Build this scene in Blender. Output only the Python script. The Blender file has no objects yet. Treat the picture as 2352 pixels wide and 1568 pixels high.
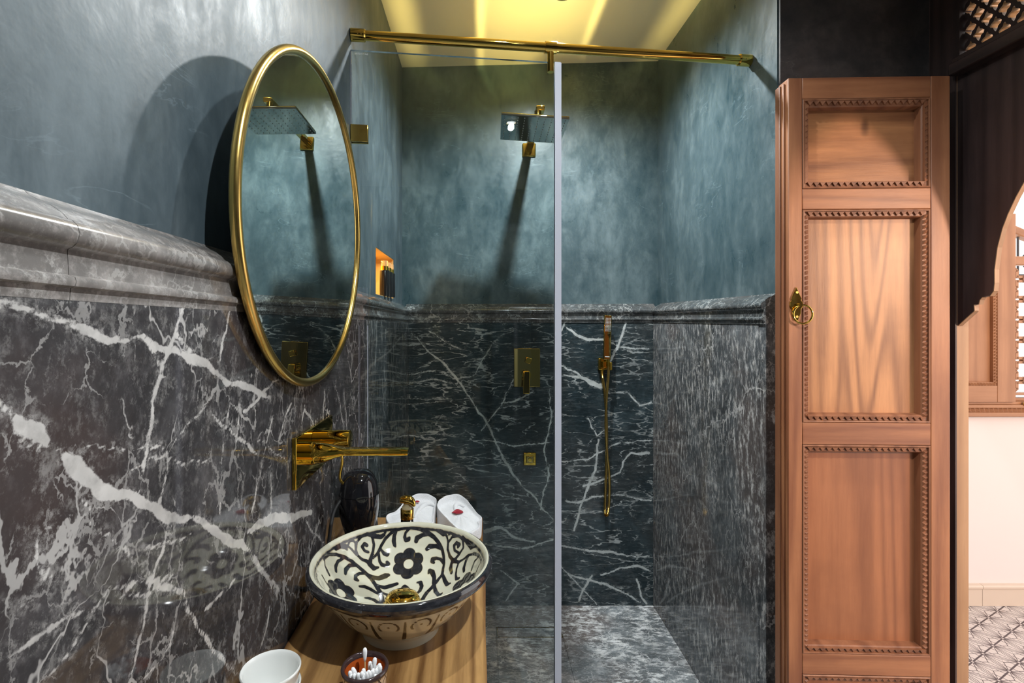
import bpy, bmesh, math, random
import numpy as np
from mathutils import Vector, Matrix

sc = bpy.context.scene
C = sc.collection
random.seed(7)
PI = math.pi

# ------------------------------------------------------------------ camera
EYE = 1.30
cam_d = bpy.data.cameras.new('camera')
cam = bpy.data.objects.new('camera', cam_d); C.objects.link(cam)
cam.location = (0, 0, EYE); cam.rotation_euler = (PI/2, 0, 0)
cam_d.sensor_fit = 'HORIZONTAL'; cam_d.sensor_width = 36; cam_d.lens = 18
cam_d.shift_x = (1176-1100)/2352; cam_d.shift_y = -(784-735)/2352
cam_d.clip_start = .02
sc.camera = cam

# ------------------------------------------------------------------ world and exposure
w = bpy.data.worlds.new('world'); sc.world = w; w.use_nodes = True
bg = w.node_tree.nodes['Background']
bg.inputs['Color'].default_value = (1.0, .955, .93, 1)
bg.inputs['Strength'].default_value = 1.65
sc.view_settings.view_transform = 'Standard'
sc.view_settings.look = 'None'
sc.view_settings.gamma = 1
sc.view_settings.use_curve_mapping = False
sc.view_settings.exposure = 0.30
sc.cycles.max_bounces = 10
sc.cycles.transparent_max_bounces = 12
sc.cycles.caustics_reflective = True
sc.cycles.blur_glossy = .4
sc.cycles.sample_clamp_indirect = 6

# recessed ceiling downlights: (x, y, watts)
CEIL = 2.475
LAMPS = [(.30, 1.81, 92), (.22, .95, 28), (.555, -.015, 96)]
LAMP_COL = (.93, .98, 1.0)

# ------------------------------------------------------------------ helpers
class MB:
    def __init__(s): s.v = []; s.f = []
    def add(s, v, f):
        o = len(s.v); s.v += [tuple(p) for p in v]; s.f += [tuple(i+o for i in q) for q in f]; return s
    def box(s, x0, x1, y0, y1, z0, z1):
        v = [(x, y, z) for z in (z0, z1) for y in (y0, y1) for x in (x0, x1)]
        return s.add(v, [(0,2,3,1),(4,5,7,6),(0,1,5,4),(2,6,7,3),(0,4,6,2),(1,3,7,5)])
    def cyl(s, p0, p1, r0, r1=None, n=24, caps=True):
        r1 = r0 if r1 is None else r1
        a = Vector(p0); b = Vector(p1); d = (b-a).normalized()
        u = d.orthogonal().normalized(); w_ = d.cross(u)
        v = []; 
        for c, r in ((a, r0), (b, r1)):
            for i in range(n):
                t = 2*PI*i/n; v.append(c+u*(r*math.cos(t))+w_*(r*math.sin(t)))
        f = [(i, (i+1) % n, n+(i+1) % n, n+i) for i in range(n)]
        if caps: f += [tuple(range(n-1, -1, -1)), tuple(range(n, 2*n))]
        return s.add(v, f)
    def tube(s, pts, r, n=10, closed=False, caps=True, flat=1.0):
        P = [Vector(p) for p in pts]; m = len(P); v = []; f = []
        R = r if isinstance(r, (list, tuple)) else [r]*m
        pu = None
        for i in range(m):
            a = P[i-1] if (i > 0 or closed) else P[i]; b = P[(i+1) % m] if (i < m-1 or closed) else P[i]
            t = (b-a).normalized()
            if pu is None: u = t.orthogonal().normalized()
            else:
                u = pu - t*pu.dot(t)
                u = u.normalized() if u.length > 1e-6 else t.orthogonal().normalized()
            pu = u; w_ = t.cross(u)
            for k in range(n):
                q = 2*PI*k/n; v.append(P[i]+u*(R[i]*math.cos(q))+w_*(R[i]*flat*math.sin(q)))
        for i in range(m if closed else m-1):
            j = (i+1) % m
            for k in range(n): f.append((i*n+k, i*n+(k+1) % n, j*n+(k+1) % n, j*n+k))
        if caps and not closed: f += [tuple(range(n-1, -1, -1)), tuple(range((m-1)*n, m*n))]
        return s.add(v, f)
    def lathe(s, prof, c=(0,0,0), n=48, close=False):
        v = []; f = []; m = len(prof)
        for (r, z) in prof:
            for i in range(n):
                t = 2*PI*i/n; v.append((c[0]+r*math.cos(t), c[1]+r*math.sin(t), c[2]+z))
        for j in range(m if close else m-1):
            k = (j+1) % m
            for i in range(n): f.append((j*n+i, j*n+(i+1) % n, k*n+(i+1) % n, k*n+i))
        return s.add(v, f)
    def prism(s, poly, a0, a1, axis):
        # poly: 2-D outline; axis 'x': (y,z), 'y': (x,z), 'z': (x,y)
        def m(p, a): return {'x': (a, p[0], p[1]), 'y': (p[0], a, p[1]), 'z': (p[0], p[1], a)}[axis]
        n = len(poly)
        v = [m(p, a0) for p in poly]+[m(p, a1) for p in poly]
        f = [tuple(range(n-1, -1, -1)), tuple(range(n, 2*n))]+[(i, (i+1) % n, n+(i+1) % n, n+i) for i in range(n)]
        return s.add(v, f)
    def xf(s, M):
        s.v = [tuple(M @ Vector(p)) for p in s.v]; return s
    def build(s, name, mat, parent=None, smooth=None, bevel=0, seg=2, world=True, tri=False):
        off = Vector((0, 0, 0))
        if parent is not None and world: off = base_of(parent)
        me = bpy.data.meshes.new(name)
        me.from_pydata([tuple(Vector(p)-off) for p in s.v], [], s.f)
        bm = bmesh.new(); bm.from_mesh(me)
        bmesh.ops.remove_doubles(bm, verts=bm.verts, dist=1e-6)
        bmesh.ops.recalc_face_normals(bm, faces=bm.faces)
        bm.to_mesh(me); bm.free()
        if smooth is not None:
            for p in me.polygons: p.use_smooth = True
            me.set_sharp_from_angle(angle=math.radians(smooth))
        o = bpy.data.objects.new(name, me); C.objects.link(o)
        if mat is not None: me.materials.append(mat)
        if parent is not None: o.parent = parent
        if bevel:
            b = o.modifiers.new('bevel', 'BEVEL'); b.width = bevel; b.segments = seg; b.limit_method = 'ANGLE'; b.angle_limit = .6
            for p in me.polygons: p.use_smooth = True
            me.set_sharp_from_angle(angle=math.radians(40))
        return o

def base_of(o):
    t = Vector((0, 0, 0))
    while o is not None:
        t += o.location; o = o.parent
    return t
def tag(o, label, cat=None, group=None, kind=None):
    o['label'] = label
    if cat: o['category'] = cat
    if group: o['group'] = group
    if kind: o['kind'] = kind
    return o
def thing(name, label, cat, loc=(0,0,0), group=None):
    o = bpy.data.objects.new(name, None); C.objects.link(o); o.location = loc; o.empty_display_size = .05
    return tag(o, label, cat, group)
def B(x0, x1, y0, y1, z0, z1): return MB().box(x0, x1, y0, y1, z0, z1)

# ------------------------------------------------------------------ materials
def new_mat(name):
    m = bpy.data.materials.new(name); m.use_nodes = True
    nt = m.node_tree; p = nt.nodes['Principled BSDF']
    return m, nt, p
def N(nt, t, **kw):
    n = nt.nodes.new(t)
    for k, v in kw.items():
        if k.startswith('i_'):
            key = k[2:].replace('_', ' ')
            n.inputs[key].default_value = v
        else: setattr(n, k, v)
    return n
def lk(nt, a, b): nt.links.new(a, b)
def simple(name, col, rough=.4, metal=0, **kw):
    m, nt, p = new_mat(name)
    p.inputs['Base Color'].default_value = (*col, 1); p.inputs['Roughness'].default_value = rough; p.inputs['Metallic'].default_value = metal
    for k, v in kw.items(): p.inputs[k.replace('_', ' ')].default_value = v
    return m
def ramp(nt, src, stops, interp='LINEAR'):
    r = N(nt, 'ShaderNodeValToRGB'); e = r.color_ramp.elements; r.color_ramp.interpolation = interp
    while len(e) < len(stops): e.new(.5)
    for i, (pos, c) in enumerate(stops):
        e[i].position = pos; e[i].color = (*c, 1) if len(c) == 3 else c
    lk(nt, src, r.inputs['Fac']); return r.outputs['Color']
def coords(nt, scale=(1,1,1), rot=(0,0,0), loc=(0,0,0)):
    t = N(nt, 'ShaderNodeTexCoord'); m = N(nt, 'ShaderNodeMapping')
    m.inputs['Scale'].default_value = scale; m.inputs['Rotation'].default_value = rot; m.inputs['Location'].default_value = loc
    lk(nt, t.outputs['Object'], m.inputs['Vector']); return m.outputs['Vector']
def noise(nt, vec, scale, detail=6, rough=.55, dist=0):
    n = N(nt, 'ShaderNodeTexNoise'); n.inputs['Scale'].default_value = scale; n.inputs['Detail'].default_value = detail
    n.inputs['Roughness'].default_value = rough; n.inputs['Distortion'].default_value = dist
    lk(nt, vec, n.inputs['Vector']); return n.outputs['Fac']
def math_(nt, op, a, b=None, c=None, clamp=False):
    n = N(nt, 'ShaderNodeMath', operation=op); n.use_clamp = clamp
    for i, x in enumerate((a, b, c)):
        if x is None: continue
        if isinstance(x, (int, float)): n.inputs[i].default_value = x
        else: lk(nt, x, n.inputs[i])
    return n.outputs[0]
def mixc(nt, fac, a, b, mode='MIX'):
    n = N(nt, 'ShaderNodeMix', data_type='RGBA', blend_type=mode)
    for k, x in ((0, fac), (6, a), (7, b)):
        if isinstance(x, (int, float)): n.inputs[k].default_value = x
        elif isinstance(x, tuple): n.inputs[k].default_value = (*x, 1)
        else: lk(nt, x, n.inputs[k])
    return n.outputs[2]
def smooth(nt, v, lo, hi, a=0., b=1.):
    n = N(nt, 'ShaderNodeMapRange', interpolation_type='SMOOTHSTEP')
    lk(nt, v, n.inputs['Value'])
    n.inputs['From Min'].default_value = lo; n.inputs['From Max'].default_value = hi
    n.inputs['To Min'].default_value = a; n.inputs['To Max'].default_value = b
    return n.outputs['Result']
def bump(nt, p, h, strength=.3, dist=.01):
    b = N(nt, 'ShaderNodeBump'); b.inputs['Strength'].default_value = strength; b.inputs['Distance'].default_value = dist
    lk(nt, h, b.inputs['Height']); lk(nt, b.outputs['Normal'], p.inputs['Normal'])
def ridge(nt, vec, scale, width, detail=3, dist=.6, rough=.5):
    f = noise(nt, vec, scale, detail, rough, dist)
    a = math_(nt, 'ABSOLUTE', math_(nt, 'SUBTRACT', f, .5))
    return smooth(nt, a, 0, width, 1., 0.)

def plaster(name, dark, light, seed=0., stretch=(1,1,.55), rough=.34, warm=None):
    m, nt, p = new_mat(name)
    v = coords(nt, stretch, loc=(seed, seed*.7, seed*.3))
    a = noise(nt, v, 3.2, 7, .6, .8); b = noise(nt, v, 14, 6, .65, .4)
    c3 = noise(nt, v, 42, 6, .7, .5)
    f = math_(nt, 'ADD', math_(nt, 'MULTIPLY', a, .50), math_(nt, 'ADD', math_(nt, 'MULTIPLY', b, .34), math_(nt, 'MULTIPLY', c3, .16)))
    col = ramp(nt, f, [(.37, dark), (.5, tuple(x*.62+y*.38 for x, y in zip(dark, light))), (.63, light)])
    if warm:
        k = smooth(nt, noise(nt, v, 2.3, 4, .5), .48, .64)
        col = mixc(nt, math_(nt, 'MULTIPLY', k, .6), col, warm)
    # trowel streaks and pale scratches
    v2 = coords(nt, (1, 1, 1), rot=(.5, .5, .3), loc=(seed*2, 0, 0))
    sc_ = ridge(nt, coords(nt, (1, 1, 3.5), rot=(.9, .4, .2), loc=(seed, 1, 0)), 5.5, .012, 8, 1.2)
    gate = smooth(nt, noise(nt, v2, 5, 3), .52, .66)
    col = mixc(nt, math_(nt, 'MULTIPLY', math_(nt, 'MULTIPLY', sc_, gate), .3), col, tuple(min(1, x*1.9) for x in light))
    lk(nt, col, p.inputs['Base Color'])
    r = ramp(nt, b, [(.3, (rough-.08,)*3), (.7, (rough+.14,)*3)]); lk(nt, r, p.inputs['Roughness'])
    h = math_(nt, 'ADD', noise(nt, coords(nt, (1, 1, 1)), 9, 5, .55), math_(nt, 'MULTIPLY', noise(nt, v2, 60, 3), .12))
    bump(nt, p, h, .16, .010)
    return m

def cracks(nt, vec, scale, width, warp=.06, wscale=9.):
    """thin wandering crack network of even width"""
    nz = N(nt, 'ShaderNodeTexNoise'); nz.inputs['Scale'].default_value = wscale; nz.inputs['Detail'].default_value = 6; nz.inputs['Roughness'].default_value = .6
    lk(nt, vec, nz.inputs['Vector'])
    v1 = N(nt, 'ShaderNodeVectorMath', operation='SUBTRACT'); lk(nt, nz.outputs['Color'], v1.inputs[0]); v1.inputs[1].default_value = (.5, .5, .5)
    v2 = N(nt, 'ShaderNodeVectorMath', operation='SCALE'); lk(nt, v1.outputs[0], v2.inputs[0]); v2.inputs['Scale'].default_value = warp*2
    v3 = N(nt, 'ShaderNodeVectorMath', operation='ADD'); lk(nt, vec, v3.inputs[0]); lk(nt, v2.outputs[0], v3.inputs[1])
    vo = N(nt, 'ShaderNodeTexVoronoi', feature='DISTANCE_TO_EDGE'); vo.inputs['Scale'].default_value = scale; lk(nt, v3.outputs[0], vo.inputs['Vector'])
    return vo.outputs['Distance'], width

def marble(name, base, vein, stretch=(1,1,1), rot=(0,0,0), seed=0., attr=False, rough=.05, big=(5., .012, .8), mid=(13., .028, .6), hair=(34., .06, .4), speck=.25, sscale=60., sstretch=None, cloud=1., sth=.50):
    m, nt, p = new_mat(name)
    v0 = coords(nt, loc=(seed, seed*1.3, seed*.6))
    v = coords(nt, stretch, rot, loc=(seed, seed*.4, seed*1.7))
    vs = coords(nt, sstretch or stretch, rot, loc=(seed*.3, seed*.9, seed))
    cl = noise(nt, v0, 5.5, 9, .68, .6)
    col = ramp(nt, cl, [(.28, tuple(x*(1-.55*cloud) for x in base)), (.52, base), (.74, tuple(min(1, x*(1+1.3*cloud)+.006) for x in base))])
    gr = noise(nt, vs, 90, 6, .7)
    col = mixc(nt, smooth(nt, gr, .45, .75, 0., .5), col, tuple(min(1, x*2.6+.01) for x in base))
    br = smooth(nt, noise(nt, v0, 2.4, 5, .6), .46, .66)
    col = mixc(nt, math_(nt, 'MULTIPLY', br, .5), col, (base[0]*1.7, base[1]*1.15, base[2]*.95))
    tot = None
    for k, (sc_, wd_, amt) in enumerate((big, mid, hair)):
        if amt <= 0: continue
        d, w_ = cracks(nt, v, sc_, wd_, .75/sc_, sc_*.8)
        wv = smooth(nt, noise(nt, v0, 3.+4*k, 4, .6), .44, .68)          # veins swell, thin out and stop
        l = smooth(nt, math_(nt, 'SUBTRACT', d, math_(nt, 'MULTIPLY', wv, w_)), -w_*.35, w_*.12, 1., 0.)
        l = math_(nt, 'MULTIPLY', math_(nt, 'MULTIPLY', l, smooth(nt, wv, .05, .45)), amt)
        tot = l if tot is None else math_(nt, 'MAXIMUM', tot, l)
    sp = smooth(nt, noise(nt, vs, sscale, 8, .78), sth, sth+.15)
    sp = math_(nt, 'MULTIPLY', sp, smooth(nt, noise(nt, v0, 5, 5, .6), .35, .62, .25, 1.))
    tot = math_(nt, 'MAXIMUM', tot, math_(nt, 'MULTIPLY', sp, speck))
    if attr:
        at = N(nt, 'ShaderNodeAttribute', attribute_name='vein')
        wob = math_(nt, 'MULTIPLY', math_(nt, 'SUBTRACT', noise(nt, v0, 34, 7, .7), .5), .010)
        wob2 = math_(nt, 'MULTIPLY', math_(nt, 'SUBTRACT', noise(nt, v0, 170, 4, .65), .5), .005)
        dd = math_(nt, 'ADD', math_(nt, 'ADD', at.outputs['Fac'], wob), wob2)
        bg_ = smooth(nt, dd, -.0009, .0012, 1., 0.)
        halo = math_(nt, 'MULTIPLY', smooth(nt, dd, 0., .012, 1., 0.), math_(nt, 'MULTIPLY', smooth(nt, noise(nt, v0, 120, 6, .7), .48, .68), .5))
        bg_ = math_(nt, 'MULTIPLY', bg_, ramp(nt, noise(nt, v0, 40, 5), [(.28, (.55,)*3), (.5, (1,)*3)]))
        tot = math_(nt, 'MAXIMUM', tot, math_(nt, 'MAXIMUM', bg_, halo))
    vc = ramp(nt, noise(nt, v0, 18, 5), [(.3, tuple(x*.68 for x in vein)), (.65, vein)])
    col = mixc(nt, math_(nt, 'MINIMUM', tot, 1.), col, vc)
    lk(nt, col, p.inputs['Base Color'])
    p.inputs['Roughness'].default_value = rough
    p.inputs['IOR'].default_value = 1.55
    return m

def wood(name, dark, light, axis='z', scale=1., rough=.42, ring=9., seed=0., contrast=1., knots=False, figure=0.):
    m, nt, p = new_mat(name)
    st = {'z': (1, 1, .07), 'x': (.07, 1, 1), 'y': (1, .07, 1)}[axis]
    st2 = {'z': (1, 1, .05), 'x': (.05, 1, 1), 'y': (1, .05, 1)}[axis]
    v = coords(nt, tuple(x*scale for x in st), loc=(seed, seed*.6, seed*.3))
    v2 = coords(nt, tuple(x*scale for x in st2), loc=(seed*.5, seed, seed*.2))
    big = noise(nt, v2, 4.2, 2, .4, .2)
    rings = math_(nt, 'MULTIPLY_ADD', math_(nt, 'SINE', math_(nt, 'MULTIPLY', big, ring*14.)), .5, .5)
    rings = math_(nt, 'POWER', rings, 2.2)
    fib = noise(nt, v, 120, 5, .7)
    pore = noise(nt, v, 45, 6, .65)
    f = math_(nt, 'ADD', math_(nt, 'MULTIPLY', math_(nt, 'SUBTRACT', 1., rings), .22+figure), math_(nt, 'ADD', math_(nt, 'MULTIPLY', fib, .26), math_(nt, 'MULTIPLY', pore, .42-figure)))
    f = math_(nt, 'ADD', math_(nt, 'MULTIPLY', math_(nt, 'SUBTRACT', f, .5), contrast), .5)
    mid = tuple((x*.55+y*.45) for x, y in zip(dark, light))
    col = ramp(nt, f, [(.25, dark), (.48, mid), (.72, light)])
    cloud = noise(nt, coords(nt, (1, 1, 1), loc=(seed, 0, 0)), 5, 4)
    col = mixc(nt, smooth(nt, cloud, .42, .8, 0., .5), col, dark)
    if knots:
        vo = N(nt, 'ShaderNodeTexVoronoi'); vo.inputs['Scale'].default_value = 5.5; lk(nt, coords(nt, (1,1,.6), loc=(seed,0,seed)), vo.inputs['Vector'])
        kk = smooth(nt, math_(nt, 'ADD', vo.outputs['Distance'], math_(nt, 'MULTIPLY', noise(nt, v2, 20), .1)), .10, .16, .85, 0.)
        col = mixc(nt, kk, col, tuple(x*.4 for x in dark))
    lk(nt, col, p.inputs['Base Color']); p.inputs['Roughness'].default_value = rough
    bump(nt, p, math_(nt, 'ADD', fib, math_(nt, 'MULTIPLY', rings, .4)), .12, .002)
    return m

def brushed(name, col, rough, var=.08):
    m, nt, p = new_mat(name)
    p.inputs['Metallic'].default_value = 1
    f = noise(nt, coords(nt), 60, 4)
    c = ramp(nt, noise(nt, coords(nt), 14, 4), [(.3, tuple(x*(1-var*2) for x in col)), (.7, col)])
    lk(nt, c, p.inputs['Base Color'])
    lk(nt, ramp(nt, f, [(.3, (rough,)*3), (.7, (rough+var,)*3)]), p.inputs['Roughness'])
    return m

M = {}
M['plaster'] = plaster('blue_grey_tadelakt_plaster', (.024, .052, .064), (.135, .185, .200), 0.)
M['plaster_l'] = plaster('blue_grey_tadelakt_plaster_left', (.036, .056, .069), (.120, .158, .178), 4., rough=.44)
M['plaster_dark'] = plaster('shade_toned_tadelakt_plaster', (.022, .025, .030), (.105, .092, .090), 9., (1,1,1), .42, warm=(.095, .065, .058))  # darker than the shower plaster to imitate shade; brown mottling is its own
M['marble_l'] = marble('dark_veined_marble_left', (.050, .047, .049), (.64, .62, .60), (1,1,.75), (.35,0,0), 1., True, .045, (3.6, .014, .7), (9., .032, .65), (24., .05, .4), .36, 50.)
M['marble_ls'] = marble('dark_veined_marble_left_shower', (.036, .042, .046), (.58, .58, .57), (1,2.2,.35), (.12,0,0), 6., False, .05, (5., .02, .6), (12., .04, .6), (30., .07, .5), .6, 34.)
M['marble_b'] = marble('dark_veined_marble_back', (.021, .033, .039), (.54, .58, .58), (.36,1,1.6), (0,.16,0), 2.3, True, .05, (5., .014, .7), (10., .034, .7), (24., .06, .4), .15, 36.)
M['marble_r'] = marble('grey_streaked_marble_right', (.075, .082, .088), (.70, .70, .69), (1,1.2,.8), (.5,0,0), 3.7, False, .06, (3., .012, .6), (9., .02, .3), (30., .05, .3), 1., 32., (1,2.0,.6), 1., .485)
M['marble_f'] = marble('grey_streaked_marble_floor', (.13, .145, .155), (.85, .87, .88), (.9,1.2,1), (0,0,.3), 5.1, False, .06, (4., .016, .6), (10., .03, .5), (24., .05, .4), 1., 26., (.8,1.6,1), 1., .46)
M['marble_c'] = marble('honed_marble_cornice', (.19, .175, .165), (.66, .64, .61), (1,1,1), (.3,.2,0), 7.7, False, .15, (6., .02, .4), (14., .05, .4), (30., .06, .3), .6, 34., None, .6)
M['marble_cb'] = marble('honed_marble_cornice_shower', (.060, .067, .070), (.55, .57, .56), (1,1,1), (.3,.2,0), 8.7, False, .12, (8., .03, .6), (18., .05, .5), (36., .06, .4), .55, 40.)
M['ceiling'] = simple('cream_painted_ceiling', (.78, .73, .60), .3)
M['gold'] = brushed('polished_gold_brass', (.86, .58, .13), .045, .05)
M['gold_tap'] = simple('mirror_gold_brass', (.83, .56, .09), .03, 1)
M['gold_old'] = brushed('aged_brass', (.80, .56, .17), .22, .04)
M['gold_dark'] = simple('gold_smoked_mirror', (.55, .42, .14), .03, 1)
M['gold_satin'] = brushed('satin_gold', (.80, .58, .16), .12, .08)
M['chrome_plate'] = simple('smoked_shower_plate', (.42, .41, .36), .04, 1)
M['mirror'] = simple('mirror_silver', (.86, .90, .89), .0, 1)
M['black_gloss'] = simple('black_glossy_plastic', (.008, .008, .010), .07, 0, Coat_Weight=.6)
M['black'] = simple('black_bottle_glass', (.010, .010, .011), .16)
M['rubber'] = simple('dark_rubber', (.02, .02, .02), .5)
M['white_ceramic'] = simple('white_glazed_ceramic', (.80, .81, .79), .06, 0, Coat_Weight=.5)
M['cotton'] = simple('cotton_white', (.86, .87, .88), .9)
M['bamboo'] = simple('pale_wood_stick', (.62, .42, .20), .6)
M['petal'] = simple('dark_red_petal', (.30, .012, .025), .5)
M['clear_plastic'] = simple('clear_amber_plastic', (.85, .72, .45), .08, 0, Transmission_Weight=.7)
M['nozzle'] = simple('pale_rubber_nozzles', (.62, .66, .66), .5)
M['rear'] = simple('blue_grey_rear_plaster', (.085, .105, .112), .6)
M['white_wall'] = simple('white_painted_wall', (.70, .635, .615), .7)
M['pink_wall'] = simple('dusty_pink_wall', (.72, .50, .46), .7)
M['stone_base'] = simple('cream_stone_baseboard', (.60, .49, .40), .45)
M['iron'] = simple('black_wrought_iron', (.02, .02, .025), .4)
M['seal'] = simple('frosted_plastic_seal', (.70, .73, .83), .25, 0, Transmission_Weight=.25)
M['ink'] = simple('white_etching', (.85, .88, .88), .6)
M['niche'] = simple('glow_toned_niche_plaster', (.62, .40, .15), .35)  # the niche's warm light is put into this gold tone
M['grout'] = simple('grout', (.50, .45, .40), .8)
M['lampglow'] = simple('lamp_diffuser', (1, 1, 1), .5)
pn = M['lampglow'].node_tree.nodes['Principled BSDF']
pn.inputs['Emission Color'].default_value = (.95, 1, 1, 1); pn.inputs['Emission Strength'].default_value = 12

def cloth(name, col):
    m, nt, p = new_mat(name)
    n1 = noise(nt, coords(nt), 420, 3, .6)
    lk(nt, ramp(nt, noise(nt, coords(nt), 25, 3), [(.3, tuple(x*.9 for x in col)), (.7, col)]), p.inputs['Base Color'])
    p.inputs['Roughness'].default_value = .95; p.inputs['Sheen Weight'].default_value = .3
    bump(nt, p, n1, .5, .003); return m
M['towel'] = cloth('white_terry_cotton', (.82, .83, .85))

def arch_glass(name, tint, rough=0., ior=1.5, boost=1.):
    m = bpy.data.materials.new(name); m.use_nodes = True; nt = m.node_tree
    nt.nodes.remove(nt.nodes['Principled BSDF']); out = nt.nodes['Material Output']
    t = N(nt, 'ShaderNodeBsdfTransparent'); t.inputs['Color'].default_value = (*tint, 1)
    g = N(nt, 'ShaderNodeBsdfGlossy'); g.inputs['Roughness'].default_value = rough
    fr = N(nt, 'ShaderNodeFresnel'); fr.inputs['IOR'].default_value = ior
    mx = N(nt, 'ShaderNodeMixShader')
    lk(nt, math_(nt, 'MULTIPLY', fr.outputs[0], boost, clamp=True), mx.inputs[0]); lk(nt, t.outputs[0], mx.inputs[1]); lk(nt, g.outputs[0], mx.inputs[2])
    lk(nt, mx.outputs[0], out.inputs['Surface']); return m
M['glass'] = arch_glass('clear_shower_glass', (.945, .985, .98), 0, 1.52, 1.0)
M['glass_bottle'] = arch_glass('clear_bottle_glass', (.90, .93, .92), .02, 1.5, 1.6)

M['door_frame'] = wood('cedar_door_frame', (.19, .066, .030), (.44, .190, .085), 'z', 1., .42, 7, 2.)
M['door_rail'] = wood('cedar_door_rail', (.19, .066, .030), (.44, .190, .085), 'x', 1., .42, 7, 5.)
M['door_panel_h'] = wood('cedar_top_panel', (.19, .070, .028), (.54, .245, .098), 'x', 1., .4, 9, 3., 1.1, True)
M['door_panel_v'] = wood('cedar_grained_panel', (.21, .085, .034), (.62, .30, .125), 'z', 1.1, .4, 12, 8., .95, False, .06)
M['door_panel_low'] = wood('cedar_lower_panel', (.20, .070, .030), (.44, .175, .075), 'z', .8, .4, 6, 11., .9)
M['door_carved'] = wood('cedar_carved_moulding', (.15, .055, .026), (.36, .155, .075), 'z', 1., .45, 6, 4.)
M['frame_dark'] = wood('dark_walnut_frame', (.022, .014, .014), (.070, .044, .041), 'z', 1., .38, 7, 6., .9)
M['beam_dark'] = wood('dark_walnut_beam', (.022, .014, .014), (.072, .045, .040), 'y', 1., .38, 7, 6., .9)
M['jamb'] = wood('sunlit_oak_jamb', (.26, .14, .07), (.50, .30, .16), 'z', .8, .45, 6, 9., .8)  # hall daylight on jamb and arch edge is put into this pale tone
M['hall_wood'] = wood('warm_cedar_shutter', (.26, .115, .052), (.46, .23, .115), 'z', .8, .45, 6, 12., .8)
M['hall_wood_h'] = wood('warm_cedar_rail', (.26, .115, .052), (.46, .23, .115), 'x', .8, .45, 6, 13., .8)
M['lattice'] = wood('honey_lattice', (.16, .085, .025), (.36, .20, .06), 'z', 1., .4, 6, 14., .8)
M['counter'] = wood('live_edge_walnut_counter', (.15, .066, .021), (.62, .36, .135), 'y', 1.2, .30, 5, 1.5, 1.25, True, .0)
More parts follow.
